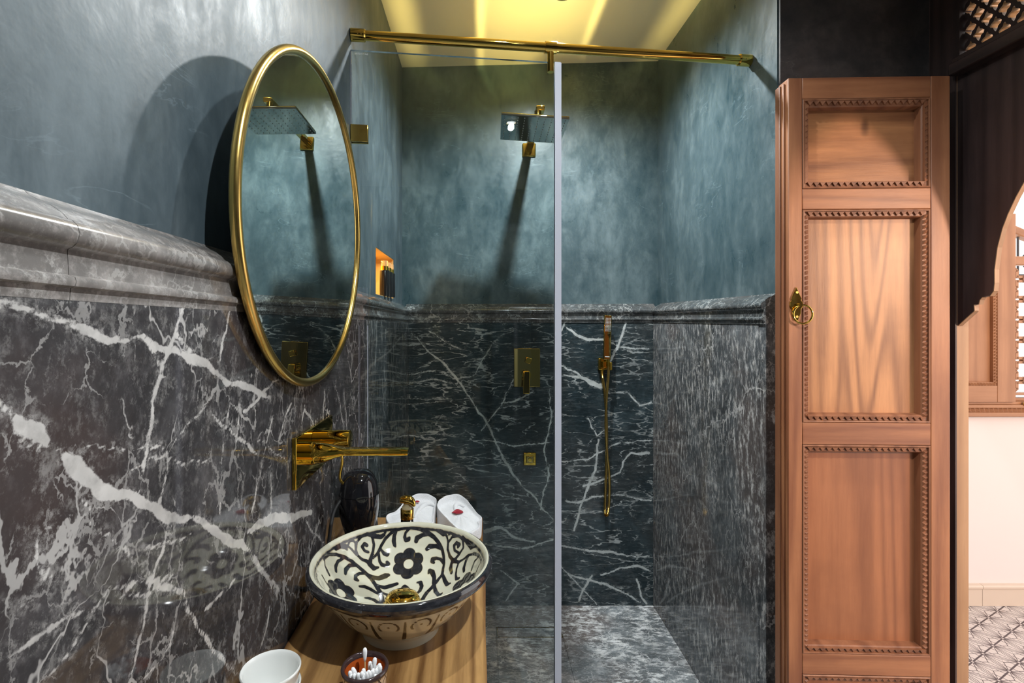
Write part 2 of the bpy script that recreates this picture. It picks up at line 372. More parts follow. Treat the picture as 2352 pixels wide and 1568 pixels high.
VEIN_L=[[(0.3421, 1.2447, 0.0043), (0.3584, 1.2253, 0.0095), (0.3708, 1.2139, 0.0104), (0.3794, 1.2061, 0.0042)], [(0.3794, 1.2068, 0.0012), (0.3961, 1.2, 0.0012)], [(0.3953, 1.1948, 0.0068), (0.4046, 1.1865, 0.0133), (0.4181, 1.1745, 0.0118), (0.4351, 1.1594, 0.0116), (0.4764, 1.14, 0.0097), (0.4984, 1.1199, 0.0078), (0.5263, 1.0964, 0.0099), (0.547, 1.0865, 0.006), (0.5702, 1.0813, 0.0054), (0.5973, 1.0613, 0.0065), (0.6325, 1.0327, 0.0099), (0.6781, 1.0059, 0.0106), (0.7168, 0.9739, 0.0062), (0.7526, 0.932, 0.0053), (0.8181, 0.8638, 0.0051)], [(0.56, 1.3214, 0.0061), (0.5376, 1.284, 0.0059), (0.5169, 1.2495, 0.0053), (0.5031, 1.2209, 0.0047), (0.4984, 1.1877, 0.0043), (0.49, 1.1604, 0.0035), (0.4825, 1.1412, 0.003)], [(0.5271, 1.0938, 0.0037), (0.5191, 1.0661, 0.0037), (0.5018, 1.0376, 0.0035), (0.4932, 1.0085, 0.0035), (0.4812, 0.9829, 0.0038), (0.4752, 0.9634, 0.0033)], [(0.3421, 1.3116, 0.0054), (0.3618, 1.3092, 0.0045), (0.392, 1.3, 0.0043), (0.4205, 1.2846, 0.0046), (0.4427, 1.2748, 0.0069), (0.4646, 1.2783, 0.0051), (0.4887, 1.2834, 0.0054), (0.5227, 1.2711, 0.0057), (0.5617, 1.2584, 0.0088), (0.6021, 1.2473, 0.0104), (0.6488, 1.22, 0.0061), (0.7168, 1.2055, 0.0101), (0.784, 1.18, 0.0061)], [(0.4887, 1.2834, 0.0031), (0.512, 1.2543, 0.0024), (0.5376, 1.2291, 0.0021)], [(0.5415, 1.2862, 0.0034), (0.5702, 1.2685, 0.0045)], [(0.3809, 1.1575, 0.0021), (0.3824, 1.1358, 0.0021), (0.3848, 1.1178, 0.0027), (0.3782, 1.1112, 0.003), (0.3756, 1.102, 0.0015)], [(0.3941, 1.1509, 0.0012), (0.3809, 1.1478, 0.0027), (0.3697, 1.145, 0.0032), (0.3697, 1.1318, 0.0026), (0.3733, 1.1159, 0.0035), (0.3809, 1.1073, 0.0036)], [(0.3421, 1.0731, 0.0016), (0.3618, 1.0702, 0.0023), (0.4046, 1.0671, 0.0025), (0.4181, 1.0653, 0.0023), (0.448, 1.0581, 0.0021), (0.5018, 1.0367, 0.0024)], [(0.3763, 1.0334, 0.0021), (0.3961, 1.0406, 0.0022), (0.4205, 1.0533, 0.0023), (0.4453, 1.0671, 0.0017)], [(0.5617, 0.9824, 0.0062), (0.579, 0.9529, 0.0032), (0.6272, 0.892, 0.0034), (0.6842, 0.8316, 0.0027)], [(0.4181, 1.1382, 0.0016), (0.4427, 1.1155, 0.0031), (0.4646, 1.0918, 0.0051), (0.4764, 1.0732, 0.003), (0.4952, 1.0528, 0.0031), (0.5227, 1.0258, 0.0057), (0.5534, 1.0012, 0.0052), (0.5659, 0.98, 0.004)], [(0.6602, 1.3196, 0.0036), (0.6455, 1.2753, 0.003), (0.6325, 1.2328, 0.0025)], [(0.6602, 1.2074, 0.0021), (0.6433, 1.155, 0.0025), (0.6335, 1.1034, 0.002), (0.6325, 1.0634, 0.0015)], [(0.7923, 1.1484, 0.0031), (0.7572, 1.0907, 0.0036), (0.7379, 1.0647, 0.0035), (0.7168, 1.0227, 0.0022)], [(0.6867, 1.2036, 0.0021), (0.6684, 1.1323, 0.0016)], [(0.7873, 1.0657, 0.0025), (0.7873, 0.9485, 0.0025)], [(0.4181, 1.198, 0.0016), (0.4646, 1.1858, 0.0011), (0.5155, 1.1751, 0.0016), (0.53, 1.1657, 0.0021), (0.5617, 1.1878, 0.0026), (0.607, 1.2004, 0.0024)], [(0.607, 1.1916, 0.0019), (0.672, 1.1486, 0.0047), (0.7379, 1.1055, 0.0046)], [(0.7379, 1.1275, 0.0023), (0.8651, 1.0624, 0.0027)], [(0.71, 1.0072, 0.0056), (0.768, 0.9996, 0.0156), (0.8553, 0.9727, 0.0147), (0.9775, 0.9301, 0.0092)], [(0.4704, 1.078, 0.0018), (0.4952, 1.0781, 0.0035), (0.5376, 1.0669, 0.0034), (0.5702, 1.0619, 0.0027)], [(0.5263, 1.1657, 0.0021), (0.5241, 1.1418, 0.0029), (0.5141, 1.1164, 0.0016)], [(0.4704, 1.162, 0.0015), (0.5018, 1.1605, 0.0031), (0.5617, 1.141, 0.0026), (0.607, 1.1374, 0.0019)], [(0.8181, 1.2061, 0.0032), (0.7526, 1.1912, 0.0053), (0.6969, 1.1726, 0.0033)], [(0.9408, 1.144, 0.0029), (0.9179, 1.1049, 0.0036)], [(0.6969, 0.9919, 0.0044), (0.7379, 0.9518, 0.004), (0.784, 0.9033, 0.0043), (0.8181, 0.8617, 0.0038)], [(0.448, 1.0657, 0.0014), (0.4887, 1.0465, 0.0034), (0.5376, 1.028, 0.0034)], [(0.672, 0.96, 0.0032), (0.6272, 0.9613, 0.0044), (0.5973, 0.9622, 0.0028)], [(0.784, 0.8633, 0.0037), (0.7711, 0.8377, 0.0054), (0.7526, 0.8232, 0.0029)], [(0.4887, 0.9571, 0.0023), (0.53, 0.9597, 0.0041), (0.5376, 0.9731, 0.0034)], [(0.3421, 1.1065, 0.0011), (0.3618, 1.1015, 0.0014), (0.3801, 1.1012, 0.0015)], [(0.8181, 1.1087, 0.0026), (0.8457, 1.1382, 0.0033), (0.8752, 1.1549, 0.0027)], [(1.0601, 1.1513, 0.0033), (1.0453, 1.0644, 0.0041), (1.0691, 1.0045, 0.0025)], [(1.1404, 1.1594, 0.0036), (1.2139, 1.0471, 0.0038), (1.1947, 0.9698, 0.0037)], [(0.9179, 0.9527, 0.0036), (0.9903, 0.8916, 0.0039), (1.0601, 0.8448, 0.0025)], [(0.9408, 1.136, 0.0044), (1.0171, 1.0795, 0.0048), (1.1068, 1.0412, 0.0035)], [(1.2139, 1.1297, 0.0038), (1.2544, 0.964, 0.0039)], [(0.409, 1.1626, 0.0013), (0.4252, 1.1409, 0.0023), (0.4267, 1.1313, 0.0013)], [(0.3517, 1.2178, 0.0017), (0.3671, 1.2095, 0.0026), (0.3744, 1.2029, 0.0021)]]
VEIN_B=[[(-0.3075, 1.2405, 0.0037), (-0.2282, 1.1611, 0.0062), (-0.1587, 1.1016, 0.0074), (-0.0992, 1.0282, 0.0086), (-0.0635, 0.9825, 0.0062), (-0.0099, 0.8893, 0.0074), (0.0238, 0.8496, 0.0086), (0.0992, 0.6948, 0.0074), (0.1349, 0.6313, 0.0111), (0.1984, 0.552, 0.0062), (0.2778, 0.4567, 0.0062), (0.3413, 0.3873, 0.0037)], [(0.373, 0.179, 0.0062), (0.4325, 0.1155, 0.0062), (0.4861, 0.0599, 0.0049), (0.5357, 0.0044, 0.0049)], [(0.3968, 1.2702, 0.0037), (0.4464, 1.2345, 0.0111), (0.496, 1.2147, 0.0123), (0.5655, 1.2107, 0.0086), (0.6448, 1.181, 0.0074), (0.7738, 1.1671, 0.0049)], [(0.6706, 1.294, 0.0074), (0.6448, 1.2067, 0.0086), (0.6111, 1.1274, 0.0111), (0.5913, 1.0917, 0.0049)], [(0.377, 1.2504, 0.0062), (0.4008, 1.3099, 0.0062)], [(0.3671, 1.0956, 0.0074), (0.4365, 1.0619, 0.0074), (0.496, 1.0222, 0.0111), (0.5655, 0.9925, 0.0074), (0.5952, 0.9627, 0.0049)], [(0.3869, 1.052, 0.0049), (0.4762, 1.0361, 0.0123), (0.5556, 1.0024, 0.0123)], [(0.3214, 0.9825, 0.0037), (0.3274, 0.8536, 0.0049), (0.2976, 0.7147, 0.0049), (0.3214, 0.5956, 0.0062), (0.2937, 0.5163, 0.0049), (0.2778, 0.4369, 0.0049)], [(0.3968, 0.4766, 0.0062), (0.4563, 0.4667, 0.0098), (0.5159, 0.4964, 0.0074), (0.6349, 0.5063, 0.0049), (0.7837, 0.4766, 0.0049)], [(0.377, 0.2722, 0.0086), (0.4563, 0.2544, 0.0062), (0.5754, 0.2425, 0.0111), (0.6746, 0.2286, 0.0062), (0.7778, 0.2226, 0.0049)], [(0.5556, 0.1393, 0.0049), (0.6548, 0.173, 0.0074), (0.7242, 0.1849, 0.0111), (0.7837, 0.1631, 0.0062)], [(0.5456, 0.7544, 0.0074), (0.5258, 0.6155, 0.0098), (0.4861, 0.5163, 0.0098), (0.4464, 0.3972, 0.0074), (0.4325, 0.3417, 0.0074)], [(0.7738, 0.6948, 0.0123), (0.6944, 0.6948, 0.0074), (0.6548, 0.6552, 0.0074), (0.6448, 0.6056, 0.0062), (0.5853, 0.5798, 0.0049), (0.4762, 0.546, 0.0098)], [(0.377, 0.6552, 0.0049), (0.496, 0.671, 0.0049), (0.6349, 0.7385, 0.0049), (0.7837, 0.7504, 0.0037)], [(0.0298, 0.3377, 0.0172), (0.0992, 0.3536, 0.0123), (0.1587, 0.3079, 0.0098), (0.2579, 0.2881, 0.0062)], [(0.0198, 0.2782, 0.0062), (0.1984, 0.2583, 0.0062), (0.3373, 0.298, 0.0062)], [(-0.3175, 1.0123, 0.0037), (-0.2183, 1.0321, 0.0049), (-0.0992, 1.0123, 0.0049)], [(-0.3175, 1.052, 0.0037), (-0.1984, 1.0718, 0.0049)], [(-0.3175, 0.7742, 0.0037), (-0.1984, 0.7544, 0.0049)], [(0.0198, 0.7544, 0.0049), (0.1587, 0.7246, 0.0049), (0.3214, 0.7444, 0.0049)], [(0.4563, 0.0202, 0.0074), (0.4861, 0.0897, 0.0086), (0.5159, 0.1393, 0.0074)], [(0.7183, 0.1194, 0.0074), (0.744, 0.0361, 0.0086), (0.7639, 0.0103, 0.0074)], [(0.4167, 0.1393, 0.0062), (0.5754, 0.0996, 0.0098), (0.6746, 0.05, 0.0062), (0.7341, 0.0103, 0.0062)], [(-0.119, 1.0321, 0.0037), (-0.0198, 1.052, 0.0049), (0.0595, 1.1909, 0.0037)], [(-0.2282, 1.2504, 0.0037), (-0.1389, 1.1909, 0.0049), (-0.0794, 1.171, 0.0049)], [(0.0992, 0.1591, 0.0049), (0.1786, 0.0996, 0.0062), (0.119, 0.0202, 0.0049)], [(0.6746, 0.9726, 0.0049), (0.7341, 0.9131, 0.0074), (0.7857, 0.923, 0.0049)], [(0.496, 0.8536, 0.0049), (0.5397, 0.7742, 0.0062), (0.5952, 0.8139, 0.0049)], [(0.1587, 1.0321, 0.0037), (0.0992, 0.9131, 0.0037), (0.0099, 0.794, 0.0037)], [(0.248, 0.9726, 0.0037), (0.1587, 0.9329, 0.0074), (0.0992, 0.923, 0.0049)]]
STROKES=[[(-0.0696, 0.0978, 0.8373, 0.0017), (-0.0621, 0.1087, 0.8436, 0.0031), (-0.0575, 0.1192, 0.8537, 0.0031), (-0.0508, 0.1278, 0.8632, 0.0031), (-0.0405, 0.1358, 0.8716, 0.0032), (-0.0295, 0.1404, 0.8756, 0.0032), (-0.0165, 0.1434, 0.8777, 0.0027), (0.0003, 0.1444, 0.8778, 0.0032), (0.0174, 0.1427, 0.8763, 0.0041), (0.0331, 0.1375, 0.8709, 0.005), (0.0455, 0.1309, 0.8653, 0.0045), (0.0562, 0.1223, 0.8573, 0.004), (0.0635, 0.112, 0.8487, 0.0035), (0.0676, 0.1013, 0.8389, 0.0031), (0.0685, 0.0918, 0.832, 0.0028), (0.0673, 0.0819, 0.824, 0.003), (0.0664, 0.0726, 0.8191, 0.0034), (0.0605, 0.0668, 0.8141, 0.0034), (0.0534, 0.0582, 0.8091, 0.0042), (0.048, 0.0495, 0.8059, 0.0042), (0.0412, 0.0408, 0.8029, 0.0041), (0.0367, 0.0258, 0.8018, 0.004), (0.0339, 0.0108, 0.801, 0.0048)], [(-0.031, 0.1392, 0.8735, 0.0027), (-0.0344, 0.1343, 0.8655, 0.0041), (-0.0346, 0.1301, 0.8573, 0.0045), (-0.0322, 0.1261, 0.8507, 0.0036), (-0.03, 0.1245, 0.8477, 0.0016)], [(-0.0063, 0.1432, 0.8753, 0.0023), (-0.0126, 0.1402, 0.8698, 0.0027), (-0.0138, 0.1367, 0.8628, 0.0036), (-0.0109, 0.1341, 0.8572, 0.0041), (-0.006, 0.1351, 0.8585, 0.0045), (-0.0046, 0.1365, 0.8612, 0.0032)], [(0.0333, 0.136, 0.8681, 0.0032), (0.0214, 0.1374, 0.8662, 0.0044), (0.0114, 0.1362, 0.8613, 0.0054), (0.0097, 0.1335, 0.8558, 0.0045)], [(0.0618, 0.1137, 0.8496, 0.0031), (0.0497, 0.121, 0.8516, 0.0045), (0.0378, 0.1238, 0.8497, 0.0054), (0.0327, 0.1222, 0.8454, 0.0045)], [(0.0665, 0.0927, 0.8316, 0.0026), (0.0611, 0.1007, 0.8351, 0.0031), (0.0526, 0.1052, 0.8349, 0.0035), (0.0452, 0.1059, 0.8327, 0.0048), (0.0444, 0.1031, 0.8299, 0.0044), (0.0482, 0.1002, 0.8288, 0.0031)], [(-0.0575, 0.1149, 0.8482, 0.0022), (-0.0504, 0.1121, 0.8404, 0.004), (-0.0448, 0.1128, 0.8385, 0.0046), (-0.0419, 0.1147, 0.8392, 0.0022)], [(-0.0602, 0.1076, 0.8408, 0.0026), (-0.0569, 0.0991, 0.8318, 0.0031), (-0.0514, 0.0955, 0.8262, 0.0037), (-0.0435, 0.0967, 0.824, 0.0045), (-0.0399, 0.1007, 0.8262, 0.0039), (-0.0429, 0.1023, 0.8287, 0.0035)], [(-0.1005, 0.0885, 0.856, 0.0019), (-0.1005, 0.0984, 0.8693, 0.0024), (-0.0946, 0.108, 0.8758, 0.0031), (-0.0842, 0.1168, 0.877, 0.004), (-0.0713, 0.122, 0.8707, 0.0049), (-0.0605, 0.1259, 0.8674, 0.0049), (-0.0546, 0.1299, 0.8699, 0.0034), (-0.0497, 0.1352, 0.8769, 0.0007)], [(-0.0748, 0.1188, 0.8687, 0.0029), (-0.0711, 0.1144, 0.8575, 0.0027), (-0.0711, 0.1066, 0.8478, 0.0031), (-0.073, 0.0986, 0.8401, 0.0035), (-0.0739, 0.0878, 0.8323, 0.0052), (-0.0653, 0.0848, 0.825, 0.0052), (-0.0575, 0.0895, 0.8243, 0.0022)], [(-0.0793, 0.1014, 0.8486, 0.0031), (-0.086, 0.099, 0.8521, 0.0028), (-0.0912, 0.1005, 0.8595, 0.0035), (-0.0875, 0.1057, 0.8626, 0.004), (-0.0837, 0.1067, 0.8592, 0.004)], [(-0.103, 0.0955, 0.869, 0.0022), (-0.1009, 0.09, 0.8585, 0.0024), (-0.096, 0.0862, 0.849, 0.0026), (-0.088, 0.0864, 0.841, 0.003), (-0.079, 0.0892, 0.8364, 0.0039)], [(-0.1304, 0.0579, 0.8737, 0.0034), (-0.1249, 0.0691, 0.8739, 0.0042), (-0.1176, 0.0774, 0.8697, 0.0053), (-0.1144, 0.0773, 0.8642, 0.0026)], [(-0.114, 0.0817, 0.8686, 0.0019), (-0.1126, 0.0887, 0.8751, 0.0022), (-0.1075, 0.0941, 0.8741, 0.0022), (-0.1038, 0.0953, 0.8699, 0.0019)], [(-0.1154, 0.0812, 0.8704, 0.0017), (-0.1083, 0.0844, 0.8626, 0.0024), (-0.0989, 0.0852, 0.8511, 0.0024)], [(-0.141, 0.0186, 0.8726, 0.0021), (-0.1375, 0.0372, 0.8731, 0.0031), (-0.1283, 0.0533, 0.866, 0.0035), (-0.1162, 0.0657, 0.8553, 0.0038), (-0.1036, 0.0717, 0.8447, 0.0038), (-0.0927, 0.0724, 0.8349, 0.0038), (-0.0831, 0.0716, 0.8274, 0.0038), (-0.0746, 0.0688, 0.8209, 0.0041), (-0.0658, 0.0644, 0.8153, 0.004), (-0.0562, 0.0553, 0.8091, 0.0042), (-0.0459, 0.042, 0.8037, 0.0045), (-0.0384, 0.023, 0.8018, 0.005), (-0.0339, 0.0031, 0.8009, 0.0055)], [(-0.118, 0.061, 0.8544, 0.0025), (-0.1241, 0.0491, 0.8553, 0.0037), (-0.1249, 0.0383, 0.8513, 0.0041), (-0.1224, 0.0318, 0.8453, 0.0033)], [(-0.097, 0.0708, 0.8372, 0.003), (-0.1061, 0.063, 0.841, 0.0038), (-0.1101, 0.0516, 0.8387, 0.0046), (-0.1089, 0.044, 0.8348, 0.0033)], [(-0.0778, 0.069, 0.8224, 0.0027), (-0.0875, 0.0635, 0.8259, 0.0032), (-0.0931, 0.0545, 0.8257, 0.0033), (-0.0914, 0.0485, 0.8221, 0.0043), (-0.0875, 0.0491, 0.8203, 0.0033)], [(-0.0778, 0.069, 0.8224, 0.0034), (-0.065, 0.0682, 0.8165, 0.0047), (-0.053, 0.0706, 0.813, 0.0053), (-0.0419, 0.0788, 0.8136, 0.006), (-0.0368, 0.0816, 0.8138, 0.0039)], [(-0.056, 0.0544, 0.8088, 0.0033), (-0.0387, 0.053, 0.8049, 0.005), (-0.0275, 0.0598, 0.8049, 0.0052), (-0.0183, 0.0652, 0.8055, 0.0042)], [(-0.0475, 0.0349, 0.803, 0.0033), (-0.0627, 0.0421, 0.808, 0.0041), (-0.0737, 0.0435, 0.8114, 0.0041), (-0.0817, 0.0387, 0.8143, 0.0025)], [(-0.0368, 0.0027, 0.8011, 0.0036), (-0.0513, 0.0162, 0.8025, 0.004), (-0.0606, 0.0182, 0.8041, 0.004), (-0.0661, 0.016, 0.8056, 0.0024)], [(-0.0416, 0.0395, 0.8028, 0.0029), (-0.029, 0.0329, 0.8017, 0.0037), (-0.0188, 0.0351, 0.8013, 0.002)], [(-0.0041, 0.0381, 0.8012, 0.0016), (0.0025, 0.0456, 0.8018, 0.0029), (0.0041, 0.0557, 0.8027, 0.0033), (-0.0028, 0.0606, 0.8032, 0.0042), (-0.0064, 0.0557, 0.8027, 0.0033)], [(0.0193, 0.0337, 0.8013, 0.002), (0.0271, 0.0446, 0.8024, 0.0035), (0.0294, 0.0579, 0.8046, 0.0038), (0.0259, 0.0681, 0.8072, 0.0042), (0.0199, 0.0685, 0.8067, 0.0025)], [(0.0517, 0.0608, 0.8094, 0.0042), (0.0513, 0.0736, 0.8138, 0.0043), (0.0464, 0.0846, 0.8179, 0.0056), (0.0412, 0.089, 0.8189, 0.0043), (0.0388, 0.0834, 0.8153, 0.0015)], [(0.0681, 0.0701, 0.8187, 0.0032), (0.0721, 0.0579, 0.8155, 0.0042), (0.0775, 0.0457, 0.814, 0.0045), (0.0829, 0.0451, 0.8166, 0.0023)], [(0.053, 0.0542, 0.8081, 0.0032), (0.0567, 0.0383, 0.8057, 0.0041), (0.0639, 0.0241, 0.8057, 0.004), (0.0688, 0.0283, 0.8076, 0.0023)], [(0.051, 0.1347, 0.8771, 0.0029), (0.0588, 0.131, 0.8761, 0.0052), (0.065, 0.127, 0.8736, 0.0056), (0.0702, 0.1236, 0.8725, 0.0022)], [(0.071, 0.1236, 0.8733, 0.0022), (0.0749, 0.1148, 0.8622, 0.0025), (0.0745, 0.107, 0.8509, 0.0026), (0.0792, 0.0963, 0.8428, 0.0031), (0.0879, 0.0843, 0.8388, 0.0043), (0.0978, 0.0756, 0.8413, 0.003), (0.1074, 0.072, 0.8493, 0.0024), (0.1153, 0.0691, 0.8569, 0.0027), (0.1264, 0.0572, 0.8655, 0.0033), (0.1357, 0.0393, 0.8706, 0.003), (0.1405, 0.0161, 0.8708, 0.0021)], [(0.0762, 0.1203, 0.8731, 0.0016), (0.0794, 0.1209, 0.8786, 0.0021), (0.0855, 0.1165, 0.8779, 0.002), (0.0881, 0.1127, 0.8746, 0.0018)], [(0.0749, 0.114, 0.8609, 0.0021), (0.0831, 0.1151, 0.872, 0.0025), (0.0965, 0.1073, 0.8777, 0.003), (0.105, 0.0972, 0.8747, 0.0031), (0.1056, 0.0878, 0.8627, 0.0024), (0.0973, 0.0864, 0.8506, 0.0028), (0.0894, 0.0855, 0.8414, 0.0034)], [(0.0973, 0.0887, 0.8527, 0.0026), (0.0888, 0.0978, 0.8534, 0.0028), (0.0869, 0.1047, 0.8601, 0.003), (0.0918, 0.1039, 0.8653, 0.004), (0.0977, 0.0979, 0.8647, 0.0039), (0.0953, 0.0973, 0.8604, 0.0035)], [(0.1049, 0.0996, 0.8785, 0.0031), (0.1133, 0.0862, 0.873, 0.004), (0.1207, 0.0729, 0.8701, 0.0043), (0.1318, 0.0596, 0.8784, 0.0015)], [(0.0838, 0.0852, 0.8367, 0.0031), (0.0819, 0.0766, 0.8297, 0.0043), (0.0844, 0.0664, 0.8253, 0.0034)], [(0.0978, 0.0756, 0.8413, 0.0022), (0.0934, 0.0674, 0.8326, 0.0024), (0.0927, 0.0556, 0.826, 0.0025), (0.0946, 0.0467, 0.8235, 0.0035), (0.099, 0.0442, 0.8263, 0.0031)], [(0.1169, 0.0672, 0.8578, 0.0022), (0.1107, 0.0648, 0.8479, 0.0034), (0.1078, 0.0572, 0.8391, 0.0038), (0.1083, 0.0499, 0.8365, 0.0033)], [(0.1357, 0.0378, 0.8698, 0.0021), (0.1281, 0.043, 0.8582, 0.0026), (0.1235, 0.0387, 0.8496, 0.003), (0.1218, 0.0354, 0.8459, 0.0025)], [(0.1402, 0.0189, 0.871, 0.0019), (0.1357, 0.0188, 0.8621, 0.0023), (0.1313, 0.0152, 0.8534, 0.0022)], [(-0.1399, 0.0197, 0.8706, 0.0019), (-0.1367, 0.0141, 0.8629, 0.0021), (-0.1317, 0.0121, 0.8535, 0.0032), (-0.1278, 0.0114, 0.8479, 0.0024)], [(-0.135, -0.0107, 0.8589, 0.002), (-0.1276, -0.0113, 0.8477, 0.002), (-0.1212, -0.0138, 0.839, 0.0019)]]
SWABS=[(-0.1588, 0.713, 0.835), (-0.1724, 0.6967, 0.826), (-0.1531, 0.7207, 0.826), (-0.1487, 0.714, 0.826), (-0.1447, 0.7132, 0.826), (-0.14, 0.7096, 0.826), (-0.137, 0.7067, 0.826), (-0.1453, 0.7045, 0.826), (-0.1387, 0.7031, 0.826), (-0.1395, 0.6974, 0.826), (-0.1326, 0.6988, 0.826), (-0.1558, 0.6911, 0.826), (-0.1423, 0.6876, 0.826), (-0.1354, 0.6863, 0.826), (-0.1743, 0.689, 0.826), (-0.1771, 0.6836, 0.826), (-0.1697, 0.6802, 0.826), (-0.1562, 0.6822, 0.826), (-0.1513, 0.6836, 0.826), (-0.1474, 0.6849, 0.826), (-0.1432, 0.6809, 0.826), (-0.1531, 0.6769, 0.826), (-0.147, 0.6769, 0.826), (-0.1625, 0.6736, 0.826), (-0.1582, 0.6749, 0.826)]
TOWELS=[[(-0.1069, 1.2871, 0.8271), (-0.1019, 1.3042, 0.8323), (-0.0861, 1.3156, 0.8357), (-0.0645, 1.3199, 0.837), (-0.0451, 1.3175, 0.8363), (-0.0293, 1.3023, 0.8317), (-0.0125, 1.2759, 0.8238), (0.0011, 1.2576, 0.8183), (0.0097, 1.2487, 0.8156), (0.0072, 1.2417, 0.8135), (-0.0019, 1.2364, 0.8119), (0.0005, 1.2287, 0.8096), (0.0053, 1.221, 0.8073), (-0.0048, 1.2101, 0.804), (-0.0176, 1.1977, 0.8003), (-0.0353, 1.2043, 0.8023), (-0.0559, 1.2176, 0.8063), (-0.0713, 1.2364, 0.8119), (-0.0872, 1.2576, 0.8183), (-0.102, 1.2731, 0.8229)], [(-0.2293, 1.2523, 0.8167), (-0.2255, 1.2622, 0.8196), (-0.2062, 1.2722, 0.8227), (-0.1976, 1.289, 0.8277), (-0.1855, 1.3101, 0.834), (-0.1695, 1.3249, 0.8385), (-0.1546, 1.3299, 0.84), (-0.1336, 1.3279, 0.8394), (-0.1148, 1.3199, 0.837), (-0.1062, 1.313, 0.8349), (-0.1088, 1.3023, 0.8317), (-0.1094, 1.2796, 0.8249), (-0.1101, 1.2523, 0.8167), (-0.1076, 1.2312, 0.8104), (-0.1298, 1.2193, 0.8068), (-0.1653, 1.2176, 0.8063), (-0.1953, 1.2193, 0.8068), (-0.22, 1.2312, 0.8104)], [(-0.0559, 1.2704, 0.8221), (-0.0597, 1.2852, 0.8266), (-0.057, 1.2966, 0.83), (-0.047, 1.2985, 0.8305), (-0.0379, 1.2909, 0.8283)], [(-0.1099, 1.2927, 0.8288), (-0.1233, 1.3014, 0.8314), (-0.1357, 1.2985, 0.8305), (-0.1456, 1.2852, 0.8266), (-0.1534, 1.2667, 0.821), (-0.1573, 1.2487, 0.8156)]]
PETALS=[(-0.0531, 1.264, 0.8202), (-0.1578, 1.3033, 0.832)]


# ================================================================== SETTING
def slab_grid(name, parent, mat, plane, u0, u1, v0, v1, base, t, veins=None, res=.012, top=None, vfine=None):
    """stone slab: plane 'x+' faces +x, 'x-' faces -x, 'y-' faces -y; base = wall plane, t = thickness"""
    nu = max(2, int((u1-u0)/res)) if veins else 2; nv = max(2, int((v1-v0)/res)) if veins else 2
    us = np.linspace(u0, u1, nu); vs = np.linspace(v0, v1, nv)
    if vfine is not None: vs = np.concatenate([[v0], np.arange(vfine, v1, res), [v1]]); nv = len(vs)
    front = base+t if plane == 'x+' else base-t
    mp = (lambda a, u, v: (a, u, v)) if plane[0] == 'x' else (lambda a, u, v: (u, a, v))
    verts = []; faces = []; fld = []
    for j, v in enumerate(vs):
        for i, u in enumerate(us):
            vv = v if top is None else v0+(v-v0)/(v1-v0)*(top(u)-v0)
            verts.append(mp(front, u, vv)); fld.append((u, vv))
    for j in range(nv-1):
        for i in range(nu-1): faces.append((j*nu+i, j*nu+i+1, (j+1)*nu+i+1, (j+1)*nu+i))
    o = len(verts); ring = [i for i in range(nu)]+[j*nu+nu-1 for j in range(1, nv)]+[(nv-1)*nu+i for i in range(nu-2, -1, -1)]+[j*nu for j in range(nv-2, 0, -1)]
    for k in ring:
        u, v = fld[k]; verts.append(mp(base, u, v))
    for k in range(len(ring)):
        l = (k+1) % len(ring); faces.append((ring[k], o+k, o+l, ring[l]))
    mb = MB(); mb.v = verts; mb.f = faces
    ob = mb.build(name, mat, parent)
    if not veins:
        at = ob.data.attributes.new('vein', 'FLOAT', 'POINT'); at.data.foreach_set('value', np.full(len(ob.data.vertices), .2, np.float32))
    if veins:
        me = ob.data; n = len(me.vertices); co = np.empty(n*3); me.vertices.foreach_get('co', co); co = co.reshape(-1, 3)
        P = co[:, (1, 2)] if plane[0] == 'x' else co[:, (0, 2)]
        D = np.full(n, .03)
        rg = np.random.RandomState(5)
        for pl in veins:
            a = np.array(pl)
            # natural wander: subdivide and let the vein drift sideways and swell
            pts = [a[0]]; off = 0.
            for s, e in zip(a[:-1], a[1:]):
                L = np.hypot(*(e-s)[:2]); k = max(1, int(L/.011)); nrm = np.array([-(e-s)[1], (e-s)[0]])/(L+1e-9)
                for j in range(1, k+1):
                    f_ = j/k; off = off*.72+rg.normal(0, .0017); q = s+(e-s)*f_
                    q = np.array([q[0]+nrm[0]*off, q[1]+nrm[1]*off, q[2]*(rg.uniform(.6, 1.35) if q[2] < .008 else rg.uniform(.85, 1.25))]); pts.append(q)
            a = np.array(pts)
            lo = a[:, :2].min(0)-.03; hi = a[:, :2].max(0)+.03
            idx = np.where((P[:, 0] > lo[0]) & (P[:, 0] < hi[0]) & (P[:, 1] > lo[1]) & (P[:, 1] < hi[1]))[0]
            Q = P[idx]; Dq = D[idx]
            for s, e in zip(a[:-1], a[1:]):
                d = e[:2]-s[:2]; L = (d@d)+1e-12
                t_ = np.clip(((Q-s[:2])@d)/L, 0, 1)
                q = s[:2]+t_[:, None]*d; r = (s[2]+(e[2]-s[2])*t_)/2
                Dq = np.minimum(Dq, np.hypot(*(Q-q).T)-r)
            D[idx] = Dq
        at = me.attributes.new('vein', 'FLOAT', 'POINT'); at.data.foreach_set('value', D.astype(np.float32))
    return ob

def structure(name, mb, mat, label, cat='wall', **kw):
    o = mb.build(name, mat, None, **kw); tag(o, label, cat, None, 'structure'); return o

XL, XLM = -.355, -.320            # plaster and marble planes, left wall
XR, XRM = .827, .794              # right shower wall
YB, YBM = 2.365, 2.333            # back wall
def ctop(y): return 1.3735+(2.33-y)*.0145      # cornice top on the left wall
NY0, NY1, NZ0, NZ1 = 1.762, 2.13, 1.389, 1.552 # niche

